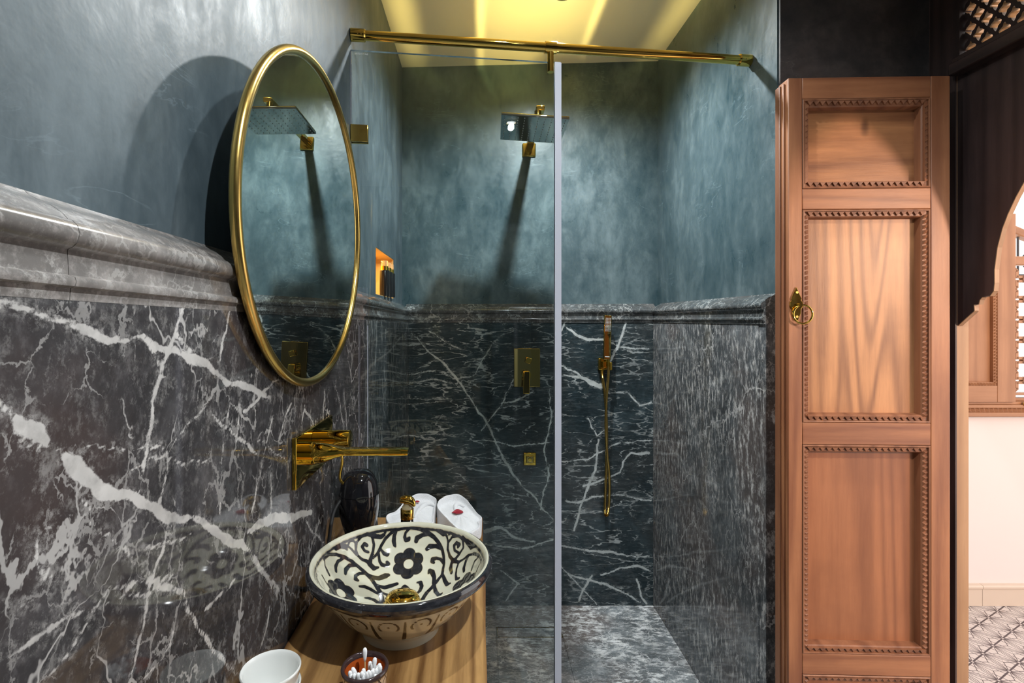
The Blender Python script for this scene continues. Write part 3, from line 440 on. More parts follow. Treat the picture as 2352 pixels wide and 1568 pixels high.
# left wall with the soap niche cut into it
mb = MB()
mb.box(-.62, XL, -1.6, NY0, 0, 2.7).box(-.62, XL, NY1, 2.5, 0, 2.7).box(-.62, XL, NY0, NY1, 0, NZ0).box(-.62, XL, NY0, NY1, NZ1, 2.7).box(-.62, -.455, NY0, NY1, NZ0, NZ1)
wl = structure('wall_left', mb, M['plaster_l'], 'blue grey polished plaster wall behind the round mirror')
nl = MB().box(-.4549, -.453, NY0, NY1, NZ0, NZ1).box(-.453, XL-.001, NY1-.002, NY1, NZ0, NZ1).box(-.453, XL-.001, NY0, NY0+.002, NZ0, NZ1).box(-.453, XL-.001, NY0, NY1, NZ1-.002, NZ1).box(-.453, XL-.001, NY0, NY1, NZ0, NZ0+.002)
tag(nl.build('niche_lining', M['niche'], wl), 'lining of the soap niche toned gold to imitate its warm light')
slab_grid('marble_slab', wl, M['marble_l'], 'x+', -1.6, .2395, 0, 1.3, XL, XLM-XL, None, .1, lambda y: ctop(y)-.086)
slab_grid('marble_slab', wl, M['marble_l'], 'x+', .240, 1.43, 0, 1.3, XL, XLM-XL, VEIN_L, .0042, lambda y: ctop(y)-.086, .70)
slab_grid('marble_slab', wl, M['marble_ls'], 'x+', 1.432, YBM, 0, 1.3, XL, XLM-XL, None, .1, lambda y: ctop(y)-.086)

wb = structure('wall_back', B(-.62, 1.3, YB, 2.6, 0, 2.7), M['plaster'], 'dark teal polished plaster wall behind the shower head')
slab_grid('marble_slab', wb, M['marble_b'], 'y-', XLM, XRM, 0, 1.29, YB, YB-YBM, VEIN_B, .0045)
wr = structure('wall_right', B(XR, 1.0, 1.42, 2.5, 0, 2.7), M['plaster'], 'blue grey plaster side wall of the shower beside the wooden door')
slab_grid('marble_slab', wr, M['marble_r'], 'x-', 1.455, YBM, 0, 1.29, XR, XR-XRM)
slab_grid('marble_edge', wr, M['marble_r'], 'x-', 1.421, 1.453, 0, 1.29, XR, XR-XRM-.002)
structure('wall_return', B(1.0005, 1.276, 1.42, 2.5, 0, 2.7), M['plaster_dark'], 'plaster wall toned dark for shade above the open door leaf')
# thin skin so the short wall beside the door carries one dark shade tone
ws = structure('wall_return_face', B(XR+.004, 1.2415, 1.412, 1.4195, 0, 2.7), M['plaster_dark'], 'plaster face toned dark for shade above the open wooden door')
structure('wall_rear', B(-.62, 1.4, -1.8, -1.6, 0, 2.7), M['rear'], 'blue grey plaster wall behind the viewer')
wd = MB().box(1.242, 1.277, -1.6, .50, 0, 2.7).box(1.242, 1.277, .50, 1.4195, 2.40, 2.7)
structure('wall_doorway', wd, M['plaster_dark'], 'plaster wall holding the arched doorway')
# ceiling (slightly out of level, as built)
cl = MB()
zc = {(0,0): 2.43, (1,0): 2.51, (0,1): 2.462, (1,1): 2.512}
v = []
for (i, x) in ((0, -.62), (1, 1.4)):
    for (j, y) in ((0, -1.8), (1, 2.6)):
        z = zc[(i, j)]; v += [(x, y, z), (x, y, z+.15)]
cl.add(v, [(0,2,6,4),(1,5,7,3),(0,1,3,2),(4,6,7,5),(0,4,5,1),(2,3,7,6)])
structure('ceiling', cl, M['ceiling'], 'cream painted ceiling above the shower', 'ceiling')

fl = structure('floor', B(-.62, 1.30, -1.8, 2.6, -.12, -.012), M['grout'], 'polished grey marble shower floor', 'floor')
# stone floor slabs with tight joints around the drain
DX0, DX1, DY0, DY1 = .072, .345, 2.098, 2.172
def fslab(x0, x1, y0, y1):
    B(x0+.0006, x1-.0006, y0+.0006, y1-.0006, -.0125, 0).build('floor_slab', M['marble_f'], fl)
fslab(XLM, DX0, 1.50, YBM); fslab(DX1, XRM, 1.50, YBM); fslab(DX0, DX1, DY1, YBM); fslab(DX0, DX1, 1.50, DY0); fslab(XLM, XRM, .6, 1.5); fslab(XLM, 1.24, -1.6, .6); fslab(XRM, 1.24, .6, 1.40)

# ---- cornices: profile (out from plaster, below top)
CP = [(0, 0), (.003, -.003), (.010, -.007), (.020, -.011), (.030, -.018), (.034, -.0225), (.0375, -.0235), (.0415, -.0275), (.0432, -.034), (.0415, -.0405), (.0375, -.0445), (.034, -.046), (.0335, -.0475), (.0345, -.066), (.0395, -.068), (.0405, -.0715), (.0395, -.075), (.0360, -.0765), (.0352, -.086), (0, -.086)]
def cornice(parent, mat, p0, p1, nrm, z0, z1, gap=.0004):
    a = Vector(p0); b = Vector(p1); d = (b-a).normalized(); a += d*gap; b -= d*gap; n = Vector(nrm); k = len(CP)
    v = [(*(a+n*o), z0+z) for o, z in CP]+[(*(b+n*o), z1+z) for o, z in CP]
    f = [(i, (i+1) % k, k+(i+1) % k, k+i) for i in range(k)]+[tuple(range(k-1, -1, -1)), tuple(range(k, 2*k))]
    m_ = MB(); m_.v = v; m_.f = f
    return m_.build('cornice_piece', mat, parent, smooth=35)
tl = thing('trim_left', 'moulded grey marble dado cornice running under the round mirror', 'trim', (XL, 0, 1.30)); tl['kind'] = 'structure'
ys = [-1.6, -.55, .400, 1.424]
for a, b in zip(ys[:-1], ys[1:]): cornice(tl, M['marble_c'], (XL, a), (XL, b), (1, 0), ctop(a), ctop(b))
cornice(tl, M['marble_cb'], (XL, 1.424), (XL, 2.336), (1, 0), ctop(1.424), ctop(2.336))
tb = thing('trim_back', 'moulded dark marble dado cornice on the shower back wall', 'trim', (0, YB, 1.30)); tb['kind'] = 'structure'
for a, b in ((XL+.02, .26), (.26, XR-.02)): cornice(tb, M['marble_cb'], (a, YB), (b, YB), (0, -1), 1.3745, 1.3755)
tr = thing('trim_right', 'moulded dark marble dado cornice beside the wooden door', 'trim', (XR, 2, 1.30)); tr['kind'] = 'structure'
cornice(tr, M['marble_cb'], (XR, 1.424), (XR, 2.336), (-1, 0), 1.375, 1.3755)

# ---- floor drain
dr = thing('floor_drain', 'long narrow brass framed drain set in the shower floor', 'drain', (.21, 2.135, -.012))
m_ = MB(); g = .004
m_.box(DX0+.001, DX1-.001, DY0+.001, DY0+g, -.012, .0012).box(DX0+.001, DX1-.001, DY1-g, DY1-.001, -.012, .0012).box(DX0+.001, DX0+g, DY0+g, DY1-g, -.012, .0012).box(DX1-g, DX1-.001, DY0+g, DY1-g, -.012, .0012)
m_.build('drain_frame', M['gold_satin'], dr)
B(DX0+.008, DX1-.008, DY0+.008, DY1-.008, -.012, -.0002).build('tile_insert', M['marble_f'], dr)

# ---- downlights
for i, (lx, ly, watt) in enumerate(LAMPS):
    lz = 2.43+(lx+.62)/2.02*.065+.004
    t = thing('downlight', ['small round recessed downlight above the shower', 'small round recessed downlight above the wash basin', 'small round recessed downlight behind the viewer'][i], 'ceiling light', (lx, ly, lz-.012), 'ceiling downlights')
    MB().lathe([(.040, .014), (.042, .004), (.038, 0), (.029, .002), (.0265, .012)], (lx, ly, lz-.012), 32).build('trim_ring', M['gold_satin'], t, smooth=50)
    MB().cyl((lx, ly, lz-.004), (lx, ly, lz+.002), .0262, n=32).build('lens', M['lampglow'], t)
    ld = bpy.data.lights.new('downlight_bulb', 'SPOT'); ld.energy = watt; ld.color = LAMP_COL; ld.spot_size = math.radians(158); ld.spot_blend = 1.0; ld.shadow_soft_size = .018
    lo = bpy.data.objects.new('downlight_bulb', ld); C.objects.link(lo); lo.parent = t; lo.location = (0, 0, -.02)

# ---- warm lamp in the soap niche
nlamp = thing('niche_light', 'tiny warm light strip hidden at the top of the soap niche', 'light', (-.42, 1.95, NZ1-.012))
B(-.430, -.410, 1.85, 2.05, NZ1-.010, NZ1-.003).build('strip_housing', M['gold_satin'], nlamp)
ld = bpy.data.lights.new('niche_bulb', 'AREA'); ld.shape = 'RECTANGLE'; ld.size = .015; ld.size_y = .18; ld.energy = .9; ld.color = (1, .62, .22)
lo = bpy.data.objects.new('niche_bulb', ld); C.objects.link(lo); lo.parent = nlamp; lo.location = (0, 0, -.002)

# ================================================================== HALL beyond the doorway
HY = 2.345
hf = structure('floor_hall', B(1.30, 4.2, -1.5, 2.5, -.12, -.008), M['grout'], 'pale patterned cement tile floor beyond the doorway', 'floor')
# hexagonal cement tiles with a printed line star
def tile_mat():
    m, nt, p = new_mat('printed_cement_tile')
    tc = N(nt, 'ShaderNodeTexCoord'); sx = N(nt, 'ShaderNodeSeparateXYZ'); lk(nt, tc.outputs['Object'], sx.inputs[0])
    x, y = sx.outputs[0], sx.outputs[1]
    ang = math_(nt, 'ARCTAN2', y, x); rad = math_(nt, 'SQRT', math_(nt, 'ADD', math_(nt, 'MULTIPLY', x, x), math_(nt, 'MULTIPLY', y, y)))
    tot = None
    # rays: thin lines from the centre; a thick bar along the local x axis
    for k, (a, wd_) in enumerate([(0, .0030), (30, .0014), (-30, .0014), (49, .0014), (-49, .0014), (60, .0014), (-60, .0014), (71, .0014), (-71, .0014), (90, .0014)]):
        a = math.radians(a)
        d = math_(nt, 'ABSOLUTE', math_(nt, 'SUBTRACT', math_(nt, 'MULTIPLY', y, math.cos(a)), math_(nt, 'MULTIPLY', x, math.sin(a))))
        l = smooth(nt, d, wd_*.7, wd_*1.2, 1., 0.)
        tot = l if tot is None else math_(nt, 'MAXIMUM', tot, l)
    # printed triangles' outer edge
    e = math_(nt, 'ABSOLUTE', math_(nt, 'SUBTRACT', math_(nt, 'ABSOLUTE', x), .030))
    band = math_(nt, 'MULTIPLY', smooth(nt, e, .0013, .0020, 1., 0.), smooth(nt, math_(nt, 'SUBTRACT', math_(nt, 'MULTIPLY', math_(nt, 'ABSOLUTE', x), .9), math_(nt, 'ABSOLUTE', y)), -.001, .001))
    tot = math_(nt, 'MAXIMUM', tot, band)
    dot = smooth(nt, rad, .004, .005, 1., 0.); tot = math_(nt, 'MULTIPLY', tot, math_(nt, 'SUBTRACT', 1., dot))
    col = mixc(nt, tot, (.60, .545, .52), (.045, .028, .036))
    lk(nt, col, p.inputs['Base Color']); p.inputs['Roughness'].default_value = .35
    return m
M['tile'] = tile_mat()
u = Vector((.876, .482)).normalized(); nn = Vector((-u.y, u.x)); o0 = Vector((2.054, 2.045)); s_ = .100
hexv = [(s_/math.sqrt(3)*.994*math.cos(math.radians(30+60*k)), s_/math.sqrt(3)*.994*math.sin(math.radians(30+60*k))) for k in range(6)]
hm = MB().prism(hexv, -.008, 0, 'z'); tm = None; cand = []
for r in range(-40, 12):
    for q in range(-40, 40):
        p = o0+u*(s_*(q+(r % 2)*.5))+nn*(s_*.866*r)
        if 1.36 < p.x < 3.4 and -.2 < p.y < HY+.035: cand.append(p)
def vis(p):
    X = 1176*p.x/max(p.y, .05); return abs(X-1180)
cand.sort(key=vis)
ang = math.atan2(u.y, u.x)
for i, p in enumerate(cand[:280]):
    if tm is None:
        o = hm.build('floor_tile', M['tile'], hf); tm = o.data
    else:
        o = bpy.data.objects.new('floor_tile', tm); C.objects.link(o); o.parent = hf
    o.location = (p.x, p.y, 0); o.rotation_euler = (0, 0, ang)
# far wall of the hall: dado below the window, wall above it
mb = MB().box(1.2765, 4.2, HY, HY+.2, -.01, .862).box(1.2765, 2.10, HY, HY+.2, .862, 2.40).box(1.2765, 4.2, HY, HY+.2, 2.40, 2.62)
hw = structure('wall_hall', mb, M['white_wall'], 'white painted wall under the lattice window beyond the doorway')
structure('wall_hall_upper', B(1.2765, 4.2, HY, HY+.2, 2.6205, 3.6), M['pink_wall'], 'dusty pink upper wall seen through the transom lattice')
bbm = thing('baseboard_hall', 'cream stone baseboard with a rounded top lip beyond the doorway', 'baseboard', (2.4, HY, 0)); bbm['kind'] = 'structure'
xs = [1.30, 1.80, 2.29, 2.78, 3.27, 4.2]
for a, b in zip(xs[:-1], xs[1:]):
    MB().prism([(HY-.0005, .0005), (HY-.016, .0005), (HY-.016, .076), (HY-.021, .080), (HY-.022, .088), (HY-.018, .094), (HY-.0005, .096)], a+.0008, b-.0008, 'x').build('baseboard_piece', M['stone_base'], bbm)

def rope(mb, a, b, pitch, r, nrm, n=7):
    """row of slanted carved beads from a to b, sitting proud along nrm"""
    a = Vector(a); b = Vector(b); d = b-a; L = d.length; d.normalize(); n_ = Vector(nrm); s = d.cross(n_)
    k = max(1, int(round(L/pitch))); st = L/k
    for i in range(k):
        c = a+d*(st*(i+.5))
        # slanted wedge tooth: 6 corner points
        e = st*.5; hgt = r
        v = [c-d*e-s*r, c+d*e*.55-s*r, c+d*e+s*r, c-d*e*.55+s*r, c+d*e*.15-s*r*.5+n_*hgt, c+d*e*.5+s*r*.5+n_*hgt]
        mb.add(v, [(0,1,4),(1,2,5,4),(2,3,5),(3,0,4,5),(0,3,2,1)])
    return mb
def teeth(mb, a, b, pitch, wdt, nrm, hgt, flip=1):
    """row of carved triangular notches between a and b"""
    a = Vector(a); b = Vector(b); d = b-a; L = d.length; d.normalize(); n_ = Vector(nrm); s = d.cross(n_)*flip
    k = max(1, int(round(L/pitch))); st = L/k
    for i in range(k):
        c = a+d*(st*i)
        v = [c-s*wdt, c+d*st-s*wdt, c+d*(st*.5)+s*wdt, c-s*wdt+n_*hgt, c+d*st-s*wdt+n_*hgt, c+d*(st*.5)+s*wdt+n_*hgt*.55]
        mb.add(v, [(0,2,1),(3,4,5),(0,1,4,3),(1,2,5,4),(2,0,3,5)])
    return mb

# window joinery: moulded sill, shutter, fretwork screen
sill = thing('window_sill', 'carved cedar window sill with a rope moulding over the white wall', 'sill', (2.6, HY, .862))
B(2.0, 4.0, HY-.030, HY+.12, .8625, .882).build('lower_moulding', M['hall_wood_h'], sill, bevel=.003)
B(2.0, 4.0, HY-.020, HY+.12, .8822, .903).build('frieze', M['hall_wood_h'], sill)
mr = rope(MB(), (2.0, HY-.020, .8925), (3.2, HY-.020, .8925), .021, .0085, (0, -1, 0)); mr.build('rope_carving', M['hall_wood_h'], sill)
B(2.0, 4.0, HY-.036, HY+.12, .9032, .918).build('upper_moulding', M['hall_wood_h'], sill, bevel=.003)
B(2.0, 4.0, HY-.026, HY+.12, .9182, .930).build('sill_board', M['hall_wood_h'], sill, bevel=.002)
lt = thing('window_latch', 'oval gold latch plate on the cedar window sill', 'latch', (2.47, HY-.040, .918))
mo = MB(); pts = [(2.474+.021*math.cos(t), .923+.014*math.sin(t)) for t in [2*PI*k/20 for k in range(20)]]
mo.prism(pts, HY-.0405, HY-.0365, 'y').build('plate', M['gold_satin'], lt, bevel=.001)
for sx_ in (-1, 1): MB().cyl((2.474+sx_*.012, HY-.0425, .923), (2.474+sx_*.012, HY-.0405, .923), .003, n=10).build('screw', M['gold_old'], lt)

sh = thing('window_shutter', 'cedar panelled shutter standing open beside the lattice screen', 'shutter', (2.3, HY, .931))
SX0, SX1, SZ0, SZ1 = 2.02, 2.418, .9305, 1.78
fy0, fy1 = HY-.040, HY-.004
B(2.335, SX1, fy0, fy1, SZ0, SZ1).build('stile', M['hall_wood'], sh, bevel=.002)
B(SX0, 2.10, fy0, fy1, SZ0, SZ1).build('stile', M['hall_wood'], sh, bevel=.002)
B(2.1005, 2.3345, fy0, fy1, SZ0, 1.005).build('rail', M['hall_wood_h'], sh, bevel=.002)
B(2.1005, 2.3345, fy0, fy1, 1.70, SZ1).build('rail', M['hall_wood_h'], sh, bevel=.002)
B(2.1005, 2.3345, HY-.020, HY-.006, 1.0055, 1.6995).build('panel', M['hall_wood'], sh)
mm = MB(); 
for a, b in (((2.328, fy0+.004, 1.012), (2.328, fy0+.004, 1.694)), ((2.108, fy0+.004, 1.012), (2.328, fy0+.004, 1.012)), ((2.108, fy0+.004, 1.012), (2.108, fy0+.004, 1.694)), ((2.108, fy0+.004, 1.694), (2.328, fy0+.004, 1.694))):
    rope(mm, a, b, .014, .006, (0, -1, 0))
mm.box(2.320, 2.3344, fy0+.004, HY-.020, 1.0055, 1.6995).box(2.1006, 2.115, fy0+.004, HY-.020, 1.0055, 1.6995).box(2.115, 2.320, fy0+.004, HY-.020, 1.0055, 1.020).box(2.115, 2.320, fy0+.004, HY-.020, 1.686, 1.6995)
mm.build('carved_moulding', M['hall_wood'], sh)

ls = thing('lattice_screen', 'cedar fretwork screen of linked crosses in the bright window', 'screen', (2.7, HY, .931))
LX0, LX1, LZ0, LZ1 = 2.4185, 3.20, .966, 1.552; ly0, ly1 = HY+.010, HY+.030
B(LX0, LX1, ly0-.012, ly1+.010, .9305, .9435).build('rail', M['hall_wood_h'], ls, bevel=.002)
B(LX0, LX1, ly0-.012, ly1+.010, .957, .9665).build('rail', M['hall_wood_h'], ls, bevel=.002)
B(LX0, LX1, ly0-.016, ly1+.014, 1.552, 1.592).build('rail', M['hall_wood_h'], ls, bevel=.004)
B(LX1, LX1+.05, ly0-.012, ly1+.010, .9305, 1.592).build('stile', M['hall_wood'], ls, bevel=.002)
pt = .0935; hwid = .0060
cr = [(.105,.105),(.40,.105),(.5,0),(.40,-.105),(.105,-.105),(.105,-.40),(0,-.5),(-.105,-.40),(-.105,-.105),(-.40,-.105),(-.5,0),(-.40,.105),(-.105,.105),(-.105,.40),(0,.5),(.105,.40)]
def cross_mesh():
    mb = MB(); n = len(cr)
    for i in range(n):
        a = Vector(cr[i])*pt; b = Vector(cr[(i+1) % n])*pt; d = (b-a).normalized(); q = Vector((-d.y, d.x))*hwid; a = a-d*hwid*.55; b = b+d*hwid*.55
        mb.prism([tuple(a+q), tuple(b+q), tuple(b-q), tuple(a-q)], -.010, .010, 'y')
    return mb
cm = None
for i in range(-1, 7):
    for j in range(-1, 7):
        cx_ = 2.467+i*pt; cz_ = LZ0+.0560+j*pt
        if not (LX0+.035 < cx_ < LX1-.03 and LZ0+.02 < cz_ < LZ1-.02): continue
        if cm is None: o = cross_mesh().build('cross_fret', M['hall_wood'], ls, world=False); cm = o.data
        else:
            o = bpy.data.objects.new('cross_fret', cm); C.objects.link(o); o.parent = ls
        o.location = Vector((cx_, HY+.020, cz_))-ls.location
# balustrade beyond the window
br_ = thing('stair_balustrade', 'wrought iron scroll balustrade with a sloping wooden handrail outside the window', 'railing', (3.0, 2.85, 1.5))
hy = 2.85
rz = lambda x: 1.792-.42*(x-2.93)
MB().prism([(2.70, rz(2.70)), (3.6, rz(3.6)), (3.6, rz(3.6)+.045), (2.70, rz(2.70)+.045)], hy-.025, hy+.025, 'y').build('handrail', M['hall_wood_h'], br_, bevel=.006)
B(2.70, 3.6, hy-.012, hy+.012, 1.535, 1.555).build('bottom_rail', M['iron'], br_)
def spiral(cx_, cz_, r0, turns, sg, ph): return [(cx_+sg*(r0*(1-t*.85))*math.cos(ph+t*turns*2*PI), hy, cz_+(r0*(1-t*.85))*math.sin(ph+t*turns*2*PI)) for t in [k/36 for k in range(37)]]
for k in range(6):
    x0 = 2.86+k*.14
    MB().tube([(x0, hy, 1.555), (x0, hy, rz(x0))], .005, 8).build('baluster', M['iron'], br_)
    MB().tube(spiral(x0+.070, 1.625, .055, 1.7, 1, 1.5), .0035, 6).build('scroll', M['iron'], br_)
    if rz(x0)-1.70 > .05:
        MB().tube(spiral(x0+.070, 1.715, .034, 1.5, -1, -1.2), .003, 6).build('scroll', M['iron'], br_)
# added lantern, out of view, throwing warm light through the doorway
hl = thing('fill_lantern', 'unseen brass lantern added in the hall for warm light', 'lantern', (2.35, -.55, 1.62))
MB().lathe([(.070, 0), (.075, .006), (.060, .012), (.060, .016), (.0, .016)], (2.35, -.55, 1.60), 8).build('base_plate', M['gold_old'], hl)
MB().lathe([(.064, 0), (.050, .03), (.012, .085), (.008, .11), (0, .11)], (2.35, -.55, 1.80), 8).build('roof', M['gold_old'], hl)
for k in range(4):
    a = PI/4+k*PI/2; MB().cyl((2.35+.055*math.cos(a), -.55+.055*math.sin(a), 1.616), (2.35+.055*math.cos(a), -.55+.055*math.sin(a), 1.80), .004, n=8).build('corner_bar', M['gold_old'], hl)
MB().cyl((2.35, -.55, 1.91), (2.35, -.55, 3.2), .003, n=8).build('chain', M['gold_old'], hl)
ld = bpy.data.lights.new('fill_lantern_bulb', 'POINT'); ld.energy = 150; ld.color = (1, .64, .44); ld.shadow_soft_size = .10
lo = bpy.data.objects.new('fill_lantern_bulb', ld); C.objects.link(lo); lo.parent = hl; lo.location = (0, 0, .09)
# upper hall details seen through the transom
hc = thing('hall_cornice', 'carved cedar cornice high on the pink hall wall', 'cornice', (2.6, HY, 2.75))
B(1.30, 4.0, HY-.05, HY-.0005, 2.745, 2.775).build('lower_moulding', M['hall_wood_h'], hc, bevel=.004)
B(1.30, 4.0, HY-.03, HY-.0005, 2.7755, 2.86).build('frieze', M['hall_wood_h'], hc)
B(1.30, 4.0, HY-.07, HY-.0005, 2.8605, 2.90).build('upper_moulding', M['hall_wood_h'], hc, bevel=.004)
teeth(MB(), (1.9, HY-.030, 2.818), (3.4, HY-.030, 2.818), .05, .022, (0, -1, 0), .012).build('tooth_carving', M['door_frame'], hc)
# ================================================================== DOORWAY JOINERY
df = thing('door_surround', 'dark walnut door surround with a scalloped arch head and lattice transom', 'door frame', (1.25, 1.35, 0))
B(1.242, 1.246, 1.335, 1.4115, 0, 2.3995).build('post_face', M['frame_dark'], df)
B(1.2462, 1.2768, 1.335, 1.4115, 0, 2.3995).build('jamb', M['jamb'], df)
B(1.242, 1.2768, .5005, .55, 0, 2.3995).build('jamb', M['frame_dark'], df)
B(1.222, 1.2768, .5505, 1.3348, 1.934, 1.965).build('transom_beam', M['beam_dark'], df, bevel=.003)
B(1.230, 1.2768, .5505, 1.3348, 1.9652, 1.979).build('beam_ledge', M['beam_dark'], df, bevel=.002)
B(1.236, 1.2768, 1.317, 1.3348, 1.9792, 2.3995).build('transom_stile', M['frame_dark'], df)
B(1.236, 1.2768, .5505, .570, 1.9792, 2.3995).build('transom_stile', M['frame_dark'], df)
B(1.236, 1.2768, .5705, 1.3165, 2.36, 2.3995).build('transom_head', M['beam_dark'], df)
# scalloped arch head
half = [(1.3345, 1.2864), (1.2906, 1.3235), (1.2917, 1.3395), (1.2794, 1.3395), (1.2765, 1.351), (1.2705, 1.3573), (1.2511, 1.3596), (1.2426, 1.3708), (1.2405, 1.3897), (1.2405, 1.4224), (1.2336, 1.4752), (1.2219, 1.5187), (1.2089, 1.5508), (1.1915, 1.5857), (1.1741, 1.6145), (1.14, 1.662), (1.09, 1.718), (1.03, 1.764), (.98, 1.790), (.943, 1.812)]
other = [(1.886-y, z) for y, z in half[::-1]]
arch = half+other
front = MB(); xb0, xb1 = 1.2472, 1.2592
# strips between the arch curve and the beam (keeps the board a clean solid)
def col(y0, z0, y1, z1, x0, x1, zt=1.9335):
    return [(x0, y0, z0), (x0, y1, z1), (x0, y1, zt), (x0, y0, zt), (x1, y0, z0), (x1, y1, z1), (x1, y1, zt), (x1, y0, zt)]
poly = arch+[(.5515, 1.9335), (1.3345, 1.9335)]
front.prism(poly, xb0, xb1, 'x'); 
ob = front.build('arch_board', M['frame_dark'], df)
# edge of the arch board, toned paler to imitate light catching it
ed = MB(); pr = arch
for i in range(len(pr)-1):
    (ya, za), (yb, zb) = pr[i], pr[i+1]
    d = Vector((yb-ya, zb-za)); 
    if d.length < 1e-5: continue
    d.normalize(); nq = Vector((-d.y, d.x)); nq = nq if nq.dot(Vector((.943-ya, 1.45-za))) > 0 else -nq
    e = nq*.0018
    ed.prism([(ya, za), (yb, zb), (yb+e.x, zb+e.y), (ya+e.x, za+e.y)], xb0+.001, xb1, 'x')
ed.build('arch_edge', M['jamb'], df)
# lattice transom: crossing scalloped slats
cw, ch = .042, .050
ly_0, ly_1, lz_0, lz_1 = .5705, 1.3168, 1.9792, 2.3598
def clip_line(p, d):
    t0, t1 = -9, 9
    for k, (lo, hi) in enumerate(((ly_0, ly_1), (lz_0, lz_1))):
        a, b = (lo-p[k])/d[k], (hi-p[k])/d[k]
        if a > b: a, b = b, a
        t0 = max(t0, a); t1 = min(t1, b)
    return t0, t1
for sg in (1, -1):
    d = Vector((cw/2*sg, ch/2)); L = d.length; d /= L; q = Vector((-d.y, d.x))
    for k in range(-22, 40):
        p = Vector((ly_1+.004+k*cw*-1, lz_0+.012)); t0, t1 = clip_line(p, d)
        if t1-t0 < .02: continue
        pts = []; n = max(2, int((t1-t0)/(L/5)))
        for i in range(n+1):
            t = t0+(t1-t0)*i/n; ph = (t/L) % 1.0
            pts.append((t, .0042+.0022*(abs(ph-.5) > .38)+.0026*(abs(ph-.5) < .10)))
        up = [tuple(p+d*t+q*w_) for t, w_ in pts]; dn = [tuple(p+d*t-q*w_) for t, w_ in pts[::-1]]
        cl_ = lambda a: (min(max(a[0], ly_0), ly_1), min(max(a[1], lz_0), lz_1))
        x0 = 1.2480 if sg > 0 else 1.2485
        o = MB().prism([cl_(a) for a in up+dn], x0, x0+.020, 'x').build('lattice_slat', M['lattice'], df)
        o.data.materials.append(M['frame_dark'])
        for pg in o.data.polygons:
            if pg.normal.x < -.9: pg.material_index = 1            # bathroom face toned dark for its shade, reveals golden as if daylit

# ---- open door leaf (local frame: x along the leaf from hinge side at 0 to -W, y = 0 front face, z up)
DL = thing('door_leaf', 'tall narrow cedar door leaf with carved panels standing open', 'door', (1.1972, 1.3005, .012))
DL.rotation_euler = (0, 0, -.034)
S = 1176/1.307
def dx(X): return (X-2183)/S        # along the leaf
def dz(Y): return EYE+(735-Y)/S-.012
W0, W1 = dx(1820), 0.0
TOP = dz(176); TH = .046
def dpart(name, x0, x1, z0, z1, mat, y0=0, y1=TH, bev=.002):
    return B(x0, x1, y0, y1, z0, z1).build(name, mat, DL, world=False, bevel=bev)
pans = [(225, 432), (480, 971), (1022, 1504), (1552, 1880)]
px0, px1 = dx(1852), dx(2140)
dpart('stile', W0, px0-.0003, 0, TOP, M['door_frame']); dpart('stile', px1+.0003, W1, 0, TOP, M['door_frame'])
zz = [TOP]
for a, b in pans: zz += [dz(a), dz(b)]
zz.append(0)
for k in range(0, len(zz), 2):
    dpart('rail', px0, px1, zz[k+1], zz[k], M['door_rail'])
# stepped meeting edge on the free side
dpart('meeting_edge', W0-.005, W0-.0003, .004, TOP-.008, M['door_frame'], .014, TH)
dpart('meeting_edge', W0-.009, W0-.0053, .004, TOP-.010, M['door_carved'], .024, TH)
pm = [M['door_panel_h'], M['door_panel_v'], M['door_panel_low'], M['door_panel_low']]
for k, (a, b) in enumerate(pans):
    z1, z0 = dz(a), dz(b); mw_ = .019
    B(px0+.001, px1-.001, .026, .036, z0+.001, z1-.001).build('panel', pm[k], DL, world=False)
    m_ = MB(); nf = (0, -1, 0); yb = .006
    x0, x1 = px0+.0004, px1-.0004; z0 += .0004; z1 -= .0004
    # sloping bed of the moulding
    def bed(p, q, r, s): m_.add([p, q, r, s], [(0, 1, 2, 3)])
    o_ = [(x0, .001, z0), (x1, .001, z0), (x1, .001, z1), (x0, .001, z1)]
    def ins(d, y): return [(x0+d, y, z0+d), (x1-d, y, z0+d), (x1-d, y, z1-d), (x0+d, y, z1-d)]
    rings = [ins(0, .0005), ins(.002, -.001), ins(.0045, -.0005), ins(.0055, .004), ins(.0165, .005), ins(.019, .008), ins(.021, .026)]
    for r0, r1 in zip(rings[:-1], rings[1:]):
        for e in range(4): bed(r0[e], r0[(e+1) % 4], r1[(e+1) % 4], r1[e])
    m_.build('moulding', M['door_carved'], DL, world=False)
    mt = MB(); c = .0108
    fl1 = 1
    teeth(mt, (x0+.012, .0045, z1-c), (x1-.012, .0045, z1-c), .0158, .0050, nf, .0058, 1)
    teeth(mt, (x0+.012, .0045, z0+c), (x1-.012, .0045, z0+c), .0158, .0050, nf, .0058, 1)
    if k == 0:
        teeth(mt, (x0+c, .0045, z0+.012), (x0+c, .0045, z1-.012), .0142, .0050, nf, .0058, 1)
        teeth(mt, (x1-c, .0045, z0+.012), (x1-c, .0045, z1-.012), .0142, .0050, nf, .0058, 1)
    else:
        rope(mt, (x0+c, .0045, z0+.012), (x0+c, .0045, z1-.012), .013, .0052, nf)
        rope(mt, (x1-c, .0045, z0+.012), (x1-c, .0045, z1-.012), .013, .0052, nf)
    mt.build('carved_teeth', M['door_carved'], DL, world=False)
